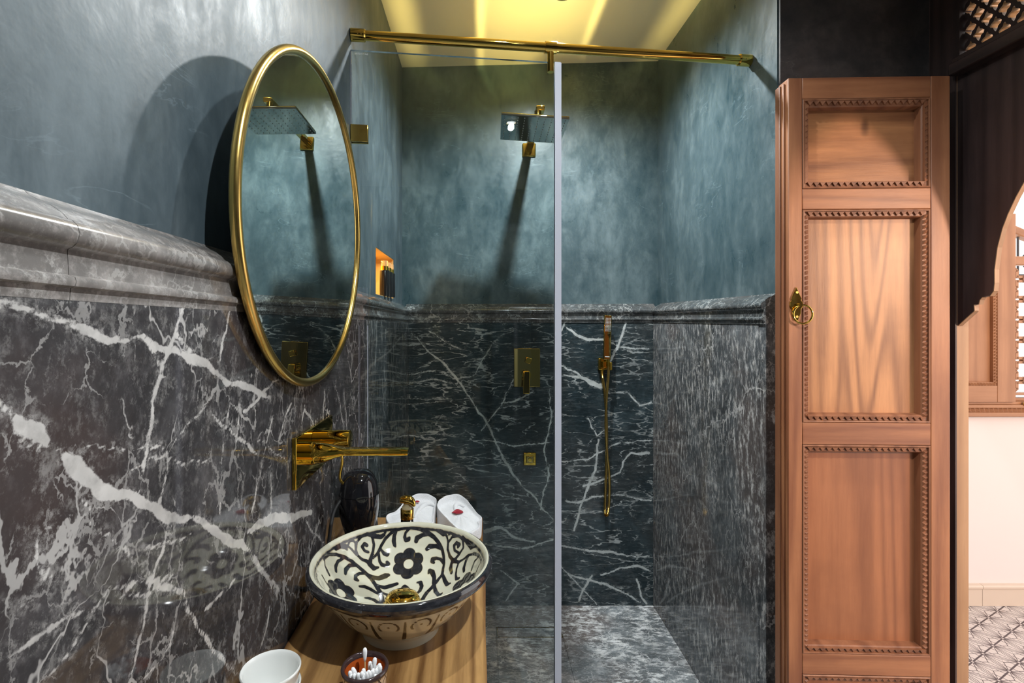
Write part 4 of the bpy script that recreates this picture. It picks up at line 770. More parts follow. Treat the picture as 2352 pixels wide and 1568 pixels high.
# ring pull
hx, hz = dx(1837), dz(700)
rp = bpy.data.objects.new('ring_pull', None)
plate = [(0, .046), (.013, .016), (.0115, .012), (.0165, .006), (.0165, -.004), (.0115, -.010), (.011, -.022), (.004, -.040), (-.004, -.040), (-.011, -.022), (-.0115, -.010), (-.0165, -.004), (-.0165, .006), (-.0115, .012), (-.013, .016)]
hp = MB().prism([(hx+a, hz+b) for a, b in plate], -.0045, -.0002, 'y').build('ring_plate', M['gold'], DL, world=False, bevel=.0012)
def sub(mb, name, mat, par, **kw):
    off = base_of(par); o = mb.build(name, mat, None, **kw); o.parent = par; return o
sub(MB().cyl((hx+.004, -.004, hz-.001), (hx+.004, -.016, hz-.001), .0055, .0045, 16), 'knuckle', M['gold'], hp, smooth=40)
for s_z in (.032, -.030): sub(MB().cyl((hx, -.0045, hz+s_z), (hx, -.0062, hz+s_z), .0032, n=12), 'screw', M['gold_old'], hp)
ring = [(hx+.010+.0215*math.cos(t), -.0135-.004*math.cos(t), hz-.024+.0235*math.sin(t)) for t in [2*PI*k/40 for k in range(40)]]
sub(MB().tube(ring, .0026, 10, closed=True), 'ring', M['gold'], hp, smooth=60)

# ================================================================== SHOWER SCREEN
G0 = Vector((XL, 1.418)); gdir = Vector((XR-XL, .142)).normalized(); gn = Vector((gdir.y, -gdir.x))
def gp(s, n=0.): p = G0+gdir*s+gn*n; return p
gs = thing('shower_screen', 'clear fixed glass shower screen with a pale vertical edge seal', 'shower screen', (G0.x, G0.y, 0))
gw = .592; gz = 2.047
def gpoly(mb, poly, t0, t1):
    n = len(poly); v = []
    for t in (t0, t1):
        for s, z in poly: p = gp(s, t); v.append((p.x, p.y, z))
    mb.add(v, [tuple(range(n)), tuple(range(2*n-1, n-1, -1))]+[(i, n+i, n+(i+1) % n, (i+1) % n) for i in range(n)]); return mb
gpoly(MB(), [(.048, .012), (gw-.010, .012), (gw-.010, gz), (.002, gz), (.002, 1.3905), (.048, 1.3905)], -.004, .004).build('glass_pane', M['glass'], gs)
m_ = MB()
gpoly(m_, [(gw-.0135, .012), (gw+.003, .012), (gw+.003, gz), (gw-.0135, gz)], .0041, .0062)
gpoly(m_, [(gw-.0135, .012), (gw+.003, .012), (gw+.003, gz), (gw-.0135, gz)], -.0062, -.0041)
gpoly(m_, [(gw-.0098, .012), (gw-.006, .012), (gw-.006, gz), (gw-.0098, gz)], -.0041, .0041)
gpoly(m_, [(gw-.0005, .012), (gw+.006, .012), (gw+.006, gz), (gw-.0005, gz)], -.0041, .0041)
m_.build('edge_seal', M['seal'], gs)
m_ = MB(); gpoly(m_, [(.0005, 1.395), (.0019, 1.395), (.0019, gz), (.0005, gz)], -.0055, .0055); gpoly(m_, [(.0458, .012), (.0478, .012), (.0478, 1.285), (.0458, 1.285)], -.0055, .0055)
m_.build('wall_gasket', M['seal'], gs)
m_ = MB(); zc_ = EYE+.5156
gpoly(m_, [(.0005, zc_-.0235), (.0475, zc_-.0235), (.0475, zc_+.0235), (.0005, zc_+.0235)], .0042, .011)
gpoly(m_, [(.0005, zc_-.0235), (.0475, zc_-.0235), (.0475, zc_+.0235), (.0005, zc_+.0235)], -.011, -.0042)
m_.build('wall_clamp', M['gold_satin'], gs, bevel=.0012)
# etched maker's mark (reads from inside the shower)
tc = bpy.data.curves.new('mark', 'FONT'); tc.body = 'BATI VERRE'; tc.size = .0085; tc.align_x = 'CENTER'; tc.extrude = .0001
to = bpy.data.objects.new('mark', tc); C.objects.link(to)
dg = bpy.context.evaluated_depsgraph_get(); tme = bpy.data.meshes.new_from_object(to.evaluated_get(dg)); bpy.data.objects.remove(to)
tme.name = 'etched_mark'; tme.materials.clear(); tme.materials.append(M['ink'])
eo = bpy.data.objects.new('etched_mark', tme); C.objects.link(eo); eo.parent = gs
pp = gp(.029, .0043); ya = math.atan2(gdir.y, gdir.x)
eo.location = (pp.x-G0.x, pp.y-G0.y, gz-.0125); eo.rotation_euler = (PI/2, 0, ya); eo.scale = (-.85, .75, 1)

# ---- brass stabiliser rail
RZ = EYE+.790
rl = thing('stabiliser_rail', 'polished brass rail spanning the shower above the glass', 'rail', (G0.x, G0.y, RZ))
Lr = (Vector((XR, 1.560))-G0).length
def g3(s, z=RZ, n=0.): p = gp(s, n); return Vector((p.x, p.y, z))
MB().cyl(g3(.036), g3(Lr-.036), .0136, n=32).build('rod', M['gold'], rl, smooth=40)
for a, b, c_ in ((.001, .037, .0405), (Lr-.001, Lr-.037, Lr-.0405)):
    m_ = MB().cyl(g3(a), g3(b), .0172, n=32).cyl(g3(b), g3(c_), .0172, .0148, 32)
    o = m_.build('wall_flange', M['gold'], rl, smooth=40)
    for k in (0, 1):
        sm = a+(b-a)*(.55+.25*k); p0 = g3(sm, RZ-.004, .0162); p1 = g3(sm, RZ-.004, .0178)
        q = MB().cyl(p0, p1, .0018, n=8).build('grub_screw', M['gold_old'], rl)
        q.parent = o; q.location = (0, 0, 0)
st = (Vector((.208, 0))-G0).dot(gdir)+.0; st = .567
MB().cyl(g3(st-.017), g3(st+.017), .0168, n=32).build('tee_collar', M['gold'], rl, smooth=40)
m_ = MB().cyl(g3(st), g3(st, gz-.028), .0092, n=20); m_.build('tee_stem', M['gold'], rl, smooth=40)

# ================================================================== SHOWER FITTINGS
sh_ = thing('rain_shower', 'square rain shower head with dark mirrored plate on a brass arm', 'shower head', (.23, YB, 2.084))
ax = .231
B(ax-.031, ax+.031, YB-.010, YB-.0004, 2.084-.031, 2.084+.031).build('wall_plate', M['gold'], sh_, bevel=.006, seg=3)
MB().cyl((ax, YB-.010, 2.080), (ax, YB-.030, 2.080), .0145, n=24).build('arm_nut', M['gold'], sh_, smooth=40)
B(ax-.016, ax+.016, 1.915, YB-.012, 2.086, 2.104).build('arm', M['gold'], sh_, bevel=.003)
MB().cyl((.222, 1.925, 2.024), (.222, 1.925, 2.086), .013, n=20).build('swivel', M['gold'], sh_, smooth=40)
hp_ = Matrix.Translation((.202, 1.925, 2.018)) @ Matrix.Rotation(math.radians(4.5), 4, 'Y') @ Matrix.Rotation(math.radians(-1.5), 4, 'Z')
pl = B(-.120, .120, -.124, .124, -.004, .004).xf(hp_).build('plate', M['chrome_plate'], sh_, bevel=.0015)
B(-.119, .119, -.123, .123, .0042, .0062).xf(hp_).build('plate_top', M['gold'], sh_)
m_ = MB()
for i in range(10):
    for j in range(10):
        m_.cyl((-.108+i*.024, -.108+j*.024, -.0062), (-.108+i*.024, -.108+j*.024, -.0038), .0017, n=6)
nz = m_.xf(hp_).build('nozzles', M['nozzle'], sh_); nz['kind'] = 'stuff'

mx = thing('shower_mixer', 'rectangular gold shower mixer plate with lever on dark marble', 'shower mixer', (.2183, YBM, 1.084))
zc_ = 1.300-.216
B(.2183-.0595, .2183+.0595, YBM-.009, YBM-.0004, zc_-.0873, zc_+.0873).build('plate', M['gold_dark'], mx, bevel=.002)
m_ = B(-.013, .013, -.018, -.0005, -.013, .013).xf(Matrix.Translation((.2235, YBM-.009, zc_+.034)) @ Matrix.Rotation(.35, 4, 'Y')); m_.build('diverter_knob', M['gold_tap'], mx, bevel=.002)
MB().cyl((.214, YBM-.009, zc_-.030), (.214, YBM-.036, zc_-.030), .0205, n=28).build('cartridge_cap', M['gold_tap'], mx, smooth=40)
m_ = MB(); 
v = [(.199, YBM-.036, zc_-.012), (.229, YBM-.036, zc_-.012), (.229, YBM-.048, zc_-.012), (.199, YBM-.048, zc_-.012), (.1955, YBM-.060, zc_-.112), (.2245, YBM-.060, zc_-.112), (.2245, YBM-.068, zc_-.110), (.1955, YBM-.068, zc_-.110)]
m_.add(v, [(0,1,2,3),(7,6,5,4),(0,4,5,1),(1,5,6,2),(2,6,7,3),(3,7,4,0)]).build('lever', M['gold_tap'], mx, bevel=.003)

ou = thing('water_outlet', 'small square gold wall outlet low on the dark marble', 'outlet', (.231, YBM, .669))
B(.231-.029, .231+.029, YBM-.010, YBM-.0004, .640, .698).build('rose', M['gold_tap'], ou, bevel=.004, seg=3)
B(.231-.016, .231+.016, YBM-.016, YBM-.0102, .653, .685).build('cover', M['gold_dark'], ou, bevel=.003)
MB().cyl((.231, YBM-.016, .669), (.231, YBM-.022, .669), .008, n=16).build('spigot', M['gold_tap'], ou, smooth=40)

hs = thing('hand_shower', 'slim gold hand shower on its bracket with a looped hose', 'hand shower', (.573, YBM, 1.1))
hxm = .5735
B(hxm-.033, hxm+.004, YBM-.022, YBM-.0004, 1.075, 1.128).build('wall_bracket', M['gold_tap'], hs, bevel=.003)
B(hxm+.008, hxm+.018, YBM-.060, YBM-.022, 1.078, 1.113).build('cradle', M['gold_tap'], hs, bevel=.002)
B(hxm-.020, hxm+.008, YBM-.045, YBM-.0222, 1.085, 1.115).build('cradle_block', M['gold_tap'], hs, bevel=.002)
T = Matrix.Translation((hxm-.002, YBM-.052, 1.222)) @ Matrix.Rotation(math.radians(2.2), 4, 'Y') @ Matrix.Rotation(math.radians(-3), 4, 'X')
hd = B(-.0165, .0165, -.009, .009, -.098, .100).xf(T).build('handset', M['gold_dark'], hs, bevel=.003)
m_ = MB()
for i in range(4):
    for j in range(10): m_.cyl((-.0093+i*.0062, -.0092, .030+j*.0062), (-.0093+i*.0062, -.0108, .030+j*.0062), .0019, n=6)
o = m_.xf(T).build('nozzles', M['nozzle'], hs); o['kind'] = 'stuff'
T2 = T
B(-.010, .010, -.0098, -.0092, -.086, -.083).xf(T).build('maker_mark', M['nozzle'], hs)
# hose: corrugated tube in a long thin loop
pa = [Vector(p) for p in [(hxm+.004, YBM-.050, 1.124), (hxm+.003, YBM-.052, 1.05), (hxm-.006, YBM-.055, .95), (hxm-.010, YBM-.058, .82), (hxm-.002, YBM-.052, .70), (hxm+.009, YBM-.046, .60), (hxm+.010, YBM-.040, .50), (hxm+.006, YBM-.036, .437), (hxm-.001, YBM-.032, .424), (hxm-.006, YBM-.028, .437), (hxm-.003, YBM-.024, .52), (hxm+.002, YBM-.022, .66), (hxm+.004, YBM-.020, .80), (hxm-.003, YBM-.020, .95), (hxm-.014, YBM-.018, 1.04), (hxm-.016, YBM-.012, 1.078)]]
def catmull(P, k):
    out = []
    for i in range(len(P)-1):
        p0 = P[max(i-1, 0)]; p1 = P[i]; p2 = P[i+1]; p3 = P[min(i+2, len(P)-1)]
        for j in range(k):
            t = j/k; out.append(.5*((2*p1)+(p2-p0)*t+(2*p0-5*p1+4*p2-p3)*t*t+(3*p1-p0-3*p2+p3)*t**3))
    out.append(P[-1]); return out
hp2 = catmull(pa, 40)
MB().tube(hp2, [.0056 if i % 2 else .0066 for i in range(len(hp2))], 10).build('hose', M['gold_old'], hs, smooth=60)
MB().cyl((hxm+.004, YBM-.050, 1.095), (hxm+.003, YBM-.050, 1.128), .0078, .0066, 16).build('hose_nut', M['gold_tap'], hs, smooth=40)
MB().cyl((hxm-.016, YBM-.012, 1.076), (hxm-.016, YBM-.014, 1.050), .0078, .0068, 16).build('hose_nut', M['gold_tap'], hs, smooth=40)

# added patterned spot imitating lamp light thrown back by the shower head's gold top
gl = bpy.data.lights.new('imitated_head_reflection', 'SPOT'); gl.energy = 20; gl.color = (1, .80, .24); gl.spot_size = math.radians(128); gl.spot_blend = .35; gl.shadow_soft_size = .008
go = bpy.data.objects.new('imitated_head_reflection', gl); C.objects.link(go); go.parent = sh_
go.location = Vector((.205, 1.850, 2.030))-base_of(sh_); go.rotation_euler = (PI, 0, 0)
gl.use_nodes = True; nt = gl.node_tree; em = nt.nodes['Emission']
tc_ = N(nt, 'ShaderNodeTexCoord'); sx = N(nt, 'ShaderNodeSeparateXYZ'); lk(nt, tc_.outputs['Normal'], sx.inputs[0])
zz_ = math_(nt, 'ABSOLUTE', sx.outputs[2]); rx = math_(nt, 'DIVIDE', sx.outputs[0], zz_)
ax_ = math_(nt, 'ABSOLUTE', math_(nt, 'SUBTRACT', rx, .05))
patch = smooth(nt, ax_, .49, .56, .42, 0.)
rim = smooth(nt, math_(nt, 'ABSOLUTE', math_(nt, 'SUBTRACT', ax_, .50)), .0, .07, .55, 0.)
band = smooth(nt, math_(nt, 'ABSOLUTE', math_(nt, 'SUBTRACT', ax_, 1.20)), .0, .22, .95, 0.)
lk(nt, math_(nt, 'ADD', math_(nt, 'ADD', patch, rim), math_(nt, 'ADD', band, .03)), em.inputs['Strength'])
# soap bottles on the ledge by the niche
for k, (by_, bx_) in enumerate(((1.932, -.3535), (1.999, -.3535), (2.062, -.3535))):
    z0 = NZ0+.0022
    b_ = thing('soap_bottle', ['black soap bottle with gold cap nearest the viewer by the lit niche', 'middle black soap bottle with gold cap by the lit niche', 'farthest black soap bottle with gold cap by the lit niche'][k], 'bottle', (bx_-.0025, by_, z0), 'black bottles by the niche')
    c = (bx_-.0025, by_, z0)
    MB().lathe([(0, 0), (.0175, 0), (.0185, .001), (.0185, .094), (.0178, .096), (.013, .0965), (0, .0965)], c, 32).build('body', M['black'], b_, smooth=40)
    MB().lathe([(0, .0967), (.0142, .0967), (.0142, .112), (0, .112)], c, 28).build('collar', M['gold_tap'], b_, smooth=40)
    MB().lathe([(0, .1122), (.0128, .1122), (.0132, .130), (.0125, .1325), (0, .1325)], c, 28).build('cap', M['clear_plastic'], b_, smooth=40)

# ================================================================== MIRROR
MC = Vector((-.3005, .948, EYE+.1716)); MA, MBB = .3165, .2845
mt_ = Matrix.Translation(MC) @ Matrix.Rotation(.030, 4, 'Y')
mi = thing('wall_mirror', 'round mirror in a slim aged brass tube frame over the basin', 'mirror', tuple(MC))
n = 128
el = lambda a, b, x: [tuple(mt_ @ Vector((x, a*math.cos(2*PI*k/n), b*math.sin(2*PI*k/n)))) for k in range(n)]
MB().tube(el(MA, MBB, 0), .0076, 14, closed=True).build('frame', M['gold_old'], mi, smooth=60)
m_ = MB(); r0 = el(MA-.001, MBB-.001, .0005); r1 = el(MA-.001, MBB-.001, -.004)
m_.add(r0+r1, [tuple(range(n)), tuple(range(2*n-1, n-1, -1))]+[(i, n+i, n+(i+1) % n, (i+1) % n) for i in range(n)]).build('glass', M['mirror'], mi)

# ================================================================== VANITY
CT = .765
ct = MB(); y0, y1, x0 = .32, 1.392, XLM+.0006
edge = [(.0112+.0018*math.sin(7*y+1)+.001*math.sin(19*y), y) for y in np.linspace(y0, y1, 40)]
ct.prism([(x0, y0)]+[(a, b) for a, b in edge]+[(x0, y1)], CT-.055, CT, 'z')
cto = ct.build('vanity_counter', M['counter'], None, bevel=.003)
tag(cto, 'thick wooden vanity counter with natural grain along the marble wall', 'counter')

# ---- painted basin
BC = Vector((-.136, .896, 0))
inner = [(0.0,.800),(.015,.8002),(.03,.8005),(.045,.8015),(.06,.803),(.073,.8065),(.085,.811),(.095,.8165),(.105,.823),(.114,.8305),(.122,.839),(.129,.8475),(.134,.856),(.139,.8645),(.142,.872),(.1448,.8785),(.147,.884)]
def basin_mat(nm):
    m, nt, p = new_mat(nm)
    at = N(nt, 'ShaderNodeAttribute', attribute_name='paint')
    v = coords(nt)
    wob = math_(nt, 'MULTIPLY', math_(nt, 'SUBTRACT', noise(nt, v, 90, 3), .5), .0012)
    d = math_(nt, 'ADD', at.outputs['Fac'], wob)
    k = smooth(nt, d, -.0003, .0004, 1., 0.)
    out = smooth(nt, d, .0002, .0013, 1., 0.)
    cream = ramp(nt, noise(nt, v, 9, 4), [(.3, (.60, .59, .47)), (.7, (.68, .67, .55))])
    ink = ramp(nt, noise(nt, v, 60, 6, .7), [(.3, (.008, .009, .012)), (.7, (.035, .036, .042))])
    c = mixc(nt, math_(nt, 'MULTIPLY', out, .55), cream, (.40, .30, .13))
    c = mixc(nt, k, c, ink)
    lk(nt, c, p.inputs['Base Color']); p.inputs['Roughness'].default_value = .07; p.inputs['Coat Weight'].default_value = .7; p.inputs['Coat Roughness'].default_value = .03
    return m
M['basin'] = basin_mat('painted_glazed_basin')
bs = thing('wash_basin', 'round cream ceramic basin painted with black flowers and scrolls', 'basin', (BC.x, BC.y, CT))
def dens(prof, k):
    out = []
    for a, b in zip(prof[:-1], prof[1:]):
        for j in range(k): out.append((a[0]+(b[0]-a[0])*j/k, a[1]+(b[1]-a[1])*j/k))
    out.append(prof[-1]); return out
outer = [(.147,.884),(.1495,.8868),(.152,.8872),(.156,.8852),(.1590,.8805),(.1592,.8755),(.1570,.8705),(.152,.8680),(.1465,.8660),(.142,.8600),(.133,.846),(.121,.829),(.107,.812),(.093,.7985),(.082,.7895),(.0735,.785),(.070,.779),(.068,.772),(.067,.7652),(0,.7652)]
prof = dens(inner, 4)+dens(outer, 4)[1:]
bm_ = MB().lathe(prof, (BC.x, BC.y, 0), 360)
bo = bm_.build('bowl', M['basin'], bs, smooth=60)
me = bo.data; nv = len(me.vertices); co = np.empty(nv*3); me.vertices.foreach_get('co', co); co = co.reshape(-1, 3)+np.array([0, 0, CT])
R = np.hypot(co[:, 0], co[:, 1]); Z = co[:, 2]; TH_ = np.arctan2(co[:, 1], co[:, 0])
D = np.full(nv, .05)
# inside or outside skin: compare with the inner profile
zi = np.interp(R, [a for a, b in inner], [b for a, b in inner])
ins_ = (np.abs(Z-zi) < .0012) & (R < .1471)
def strokes(P, D, S, mask):
    idx = np.where(mask)[0]; Q = P[idx]; d_ = D[idx]
    for pl in S:
        a = np.array(pl)
        for s, e in zip(a[:-1], a[1:]):
            d = e[:3]-s[:3]; L = d@d+1e-12; t = np.clip(((Q-s[:3])@d)/L, 0, 1)
            dist = np.linalg.norm(Q-(s[:3]+t[:, None]*d), axis=1)-(s[3]+(e[3]-s[3])*t)
            d_ = np.minimum(d_, dist)
    D[idx] = d_; return D
STROKES = [[(x, y, z, r*.90) for x, y, z, r in pl] for pl in STROKES]
D = strokes(co, D, STROKES, ins_)
S2 = [[(-x, -y, z, r) for x, y, z, r in pl] for pl in STROKES]
D = strokes(co, D, S2, ins_ & (co[:, 1] < -.028))
def flower(D, c, rp, rr, rc, mask, ph=0., npet=6):
    c = np.array(c); idx = np.where(mask)[0]; Q = co[idx]
    nrm = np.array([-c[0], -c[1], .12]); nrm /= np.linalg.norm(nrm)
    e1 = np.cross([0, 0, 1], nrm); e1 /= np.linalg.norm(e1); e2 = np.cross(nrm, e1)
    q = Q-c; a = q@e1; b = q@e2; far = np.abs(q@nrm) > .05
    d = np.hypot(a, b)-rp*.75
    for k in range(npet):
        t = ph+2*PI*k/npet; d = np.minimum(d, np.hypot(a-rp*math.cos(t), b-rp*math.sin(t))-rr)
    d = np.maximum(d, rc-np.hypot(a, b)); d[far] = .05
    D[idx] = np.minimum(D[idx], d); return D
for (a_, rad_) in ((91, .1052), (181, .1052), (6, .1095), (270, .1052)):
    t = math.radians(a_); D = flower(D, (rad_*math.cos(t), rad_*math.sin(t), float(np.interp(rad_, [a for a, b in inner], [b for a, b in inner]))), .0185, .0125, .0098, ins_, .52)
# rim bands
D = np.minimum(D, np.where(ins_, np.abs(R-.1442)-.0009, .05))
D = np.minimum(D, np.where((~ins_) & (Z > .8595), np.where(R > .1535, -.004, np.where(Z > .88, .1535-R, -.004)), .05))
# outside: ring of arches with dots
outm = (~ins_) & (Z < .8595) & (Z > .775)
per = 2*PI/16; ph_ = (TH_/per+.5) % 1.0-.5; uu = ph_*per*R; hh = Z
rad = .0150
dA = np.abs(np.hypot(uu, (hh-.8370)*1.15)-rad)-.0016; dA = np.where(hh > .826, dA, .05)
ud = np.abs(np.abs(ph_)-.5)*per*R
dB = np.where(hh < .852, ud-(.0012+.0022*np.clip((.852-hh)/.05, 0, 1)*np.clip((hh-.786)/.02, 0, 1)), .05)
dB = np.where(hh > .788, dB, .05)
dC = np.hypot(uu, hh-.8385)-.0022; dE = np.hypot(uu, hh-.797)-.0016
dF = np.abs(hh-.8575)-.0012
D = np.where(outm, np.minimum.reduce([D, dA, dB, dC, dE, dF]), D)
at = me.attributes.new('paint', 'FLOAT', 'POINT'); at.data.foreach_set('value', D.astype(np.float32))
dc = (BC.x+.002, BC.y, .8003)
MB().lathe([(.034, .0), (.0345, .003), (.033, .0055), (.029, .006)], dc, 40).build('drain_ring', M['gold'], bs, smooth=60)
MB().lathe([(.0295, .006), (.0305, .010), (.030, .0135), (.026, .0185), (.019, .022), (.010, .0238), (0, .0243)], dc, 40).build('drain_cap', M['gold'], bs, smooth=60)

# ---- wall mounted tap
tp = thing('basin_tap', 'polished gold wall mounted basin tap with long flat spout', 'tap', (XLM, .98, 1.055))
B(XLM+.0004, XLM+.008, .874, 1.092, 1.009, 1.0985).build('wall_plate', M['gold_tap'], tp, bevel=.0015)
hy_, hz_ = 1.040, 1.058
MB().cyl((XLM+.008, hy_, hz_), (XLM+.030, hy_, hz_), .0185, n=40).build('handle_base', M['gold_tap'], tp, smooth=40)
MB().cyl((XLM+.0305, hy_, hz_), (XLM+.058, hy_, hz_), .0192, .0186, 40).cyl((XLM+.058, hy_, hz_), (XLM+.0595, hy_, hz_), .0186, .0165, 40).build('handle', M['gold_tap'], tp, smooth=40)
sy_, sz_ = .932, 1.058
MB().cyl((XLM+.008, sy_, sz_), (XLM+.024, sy_, sz_), .0205, n=40).build('spout_base', M['gold_tap'], tp, smooth=40)
m_ = MB(); secs = []
for t in [k/24 for k in range(25)]:
    x = XLM+.024+t*.168; e = min(1, t/.34); e = e*e*(3-2*e)
    hw_ = .0195+(.0135-.0195)*e; hh_ = .0190+(.0062-.0190)*e; zc2 = sz_-.000+.0035*e
    if t > .96: hw_ *= .94; hh_ *= .85
    secs.append([(x, sy_+hw_*(abs(math.cos(q))**(1-.55*e))*(1 if math.cos(q) > 0 else -1), zc2+hh_*(abs(math.sin(q))**(1-.55*e))*(1 if math.sin(q) > 0 else -1)) for q in [2*PI*k/28 for k in range(28)]])
k_ = 28; v = [p for s in secs for p in s]; f = [(i*k_+j, i*k_+(j+1) % k_, (i+1)*k_+(j+1) % k_, (i+1)*k_+j) for i in range(24) for j in range(k_)]+[tuple(range(k_-1, -1, -1)), tuple(range(24*k_, 25*k_))]
m_.add(v, f).build('spout', M['gold_tap'], tp, smooth=50)

# ---- hair dryer resting in a brass hook
hdx, hdy = -.2655, 1.135
hdr = thing('hair_dryer', 'glossy black hair dryer standing behind the painted basin', 'hair dryer', (hdx, hdy, CT))
MB().lathe([(0, .205), (.012, .2045), (.022, .2015), (.031, .194), (.0375, .182), (.0412, .168), (.0428, .152)], (hdx, hdy, CT), 40).build('rear_grille', M['black_gloss'], hdr, smooth=60)
MB().lathe([(.0434, .1515), (.0440, .135), (.0432, .118), (.041, .102), (.037, .086), (.032, .070), (.0275, .052), (.0255, .034), (.0262, .012), (.0275, .0008), (0, .0008)], (hdx, hdy, CT), 40).build('barrel', M['black_gloss'], hdr, smooth=60)
m_ = MB(); m_.tube(catmull([Vector((hdx+.010, hdy+.020, CT+.125)), Vector((hdx+.012, hdy+.050, CT+.10)), Vector((hdx+.012, hdy+.068, CT+.05)), Vector((hdx+.012, hdy+.074, CT+.018))], 8), .0165, 16); m_.build('handle', M['black_gloss'], hdr, smooth=60)
cp = catmull([Vector((hdx-.030, hdy-.020, CT+.150)), Vector((hdx-.046, hdy-.040, CT+.12)), Vector((hdx-.048, hdy-.070, CT+.06)), Vector((hdx-.044, hdy-.10, CT+.006)), Vector((hdx-.030, hdy-.125, CT+.005)), Vector((hdx-.010, hdy-.118, CT+.005))], 10)
MB().tube(cp, .0038, 10).build('power_cord', M['rubber'], hdr, smooth=60)
hk = thing('wall_hook', 'thin brass wall hook bending down to the black hair dryer', 'hook', (XLM, 1.12, 1.0))
hkp = catmull([Vector((XLM+.0008, 1.105, 1.012)), Vector((-.300, 1.108, 1.010)), Vector((-.2965, 1.110, .992)), Vector((-.3015, 1.112, .965)), Vector((-.3000, 1.112, .952)), Vector((-.292, 1.112, .944))], 8)
MB().tube(hkp, .0032, 10).build('wire', M['gold'], hk, smooth=60)
MB().cyl((XLM+.0004, 1.105, 1.012), (XLM+.003, 1.105, 1.012), .010, n=20).build('rosette', M['gold'], hk, smooth=40)

# ---- soap dispenser
sd_c = (-.1545, 1.102, CT)
sd = thing('soap_dispenser', 'clear glass soap dispenser with gold pump behind the basin', 'soap dispenser', sd_c)
MB().lathe([(0, .0006), (.033, .0006), (.0355, .003), (.0355, .062), (.033, .072), (.026, .085), (.0175, .096), (.0135, .101), (.0135, .109), (.0115, .109), (.0115, .100), (.016, .093), (.024, .083), (.031, .071), (.0335, .062), (.0335, .006), (0, .005)], sd_c, 40).build('bottle', M['glass_bottle'], sd, smooth=60)
MB().lathe([(0, .1092), (.0138, .1092), (.0142, .110), (.0142, .129), (.0136, .130), (0, .130)], sd_c, 32).build('collar', M['gold'], sd, smooth=40)
MB().lathe([(0, .1302), (.0118, .1302), (.0112, .134), (.0085, .137), (.0075, .1415), (0, .1415)], sd_c, 28).build('pump_neck', M['clear_plastic'], sd, smooth=50)
m_ = MB(); pth = catmull([Vector((sd_c[0]-.015, sd_c[1]+.002, CT+.1475)), Vector((sd_c[0]-.006, sd_c[1], CT+.1495)), Vector((sd_c[0]+.006, sd_c[1]-.003, CT+.1490)), Vector((sd_c[0]+.013, sd_c[1]-.006, CT+.1440)), Vector((sd_c[0]+.0165, sd_c[1]-.008, CT+.1370))], 6)
rr_ = [.0035+.0060*math.sin(PI*min(1, .15+i/len(pth)*.95)) for i in range(len(pth))]
m_.tube(pth, rr_, 14, flat=.8).build('pump_spout', M['gold'], sd, smooth=70)

# ---- folded hand towels: a thick leaf of cloth with a raised collar at the back
def resamp(P, n):
    P = [Vector(p) for p in P]+[Vector(P[0])]; L = [0]
    for a, b in zip(P[:-1], P[1:]): L.append(L[-1]+(b-a).length)
    out = []
    for k in range(n):
        t = L[-1]*k/n; i = max(j for j in range(len(L)-1) if L[j] <= t); out.append(P[i].lerp(P[i+1], (t-L[i])/(L[i+1]-L[i])))
    return out
def towel(outline, fold, label, lip):
    P = resamp(outline, 44); n = len(P); c = sum(P, Vector())/n
    t = thing('hand_towel', label, 'towel', (c.x, c.y, CT+.0006), 'white hand towels at the end of the counter')
    ymax = max(p.y for p in P); ymin = min(p.y for p in P)
    def ring(sc_, dz_, lipk, flat=None):
        r = []
        for i, p in enumerate(P):
            q = c+(p-c)*sc_; back = max(0, (p.y-ymin)/(ymax-ymin)); back = back*back
            wob = .0012*math.sin(i*1.7)+.0010*math.sin(i*.9+1)
            z = q.z+dz_+lip*back*lipk+wob*.6
            if flat is not None: z = flat+(z-flat)*0
            r.append((q.x, q.y, z))
        return r
    rows = [ring(.90, 0, 0, CT+.0006), ring(.97, 0, 0, CT+.006), ring(.985, -.018, .2), ring(1., -.003, .9), ring(.985, .0015, 1.1), ring(.95, .0012, 1.0), ring(.91, -.002, .15), ring(.80, -.002, 0), ring(.55, .0015, 0), ring(.25, .003, 0)]
    m_ = MB(); m_.v = [p for r in rows for p in r]+[(c.x, c.y, c.z+.003), (c.x, c.y, CT+.0006)]
    for j in range(len(rows)-1):
        for i in range(n): m_.f.append((j*n+i, j*n+(i+1) % n, (j+1)*n+(i+1) % n, (j+1)*n+i))
    e = len(rows)*n
    for i in range(n): m_.f += [((len(rows)-1)*n+i, (len(rows)-1)*n+(i+1) % n, e), ((i+1) % n, i, e+1)]
    o = m_.build('cloth', M['towel'], t, smooth=80); sm = o.modifiers.new('soft', 'SUBSURF'); sm.levels = 1; sm.render_levels = 2
    fp = catmull([Vector(p)+Vector((0, 0, .0015)) for p in fold], 6); k = len(fp)
    MB().tube(fp, [.001+.0055*math.sin(PI*(.08+.84*i/(k-1))) for i in range(k)], 12).build('fold', M['towel'], t, smooth=80)
    return t
towel(TOWELS[1], TOWELS[3], 'white folded hand towel behind the soap dispenser', .010)
towel(TOWELS[0], TOWELS[2], 'white folded hand towel at the outer edge of the counter', .014)
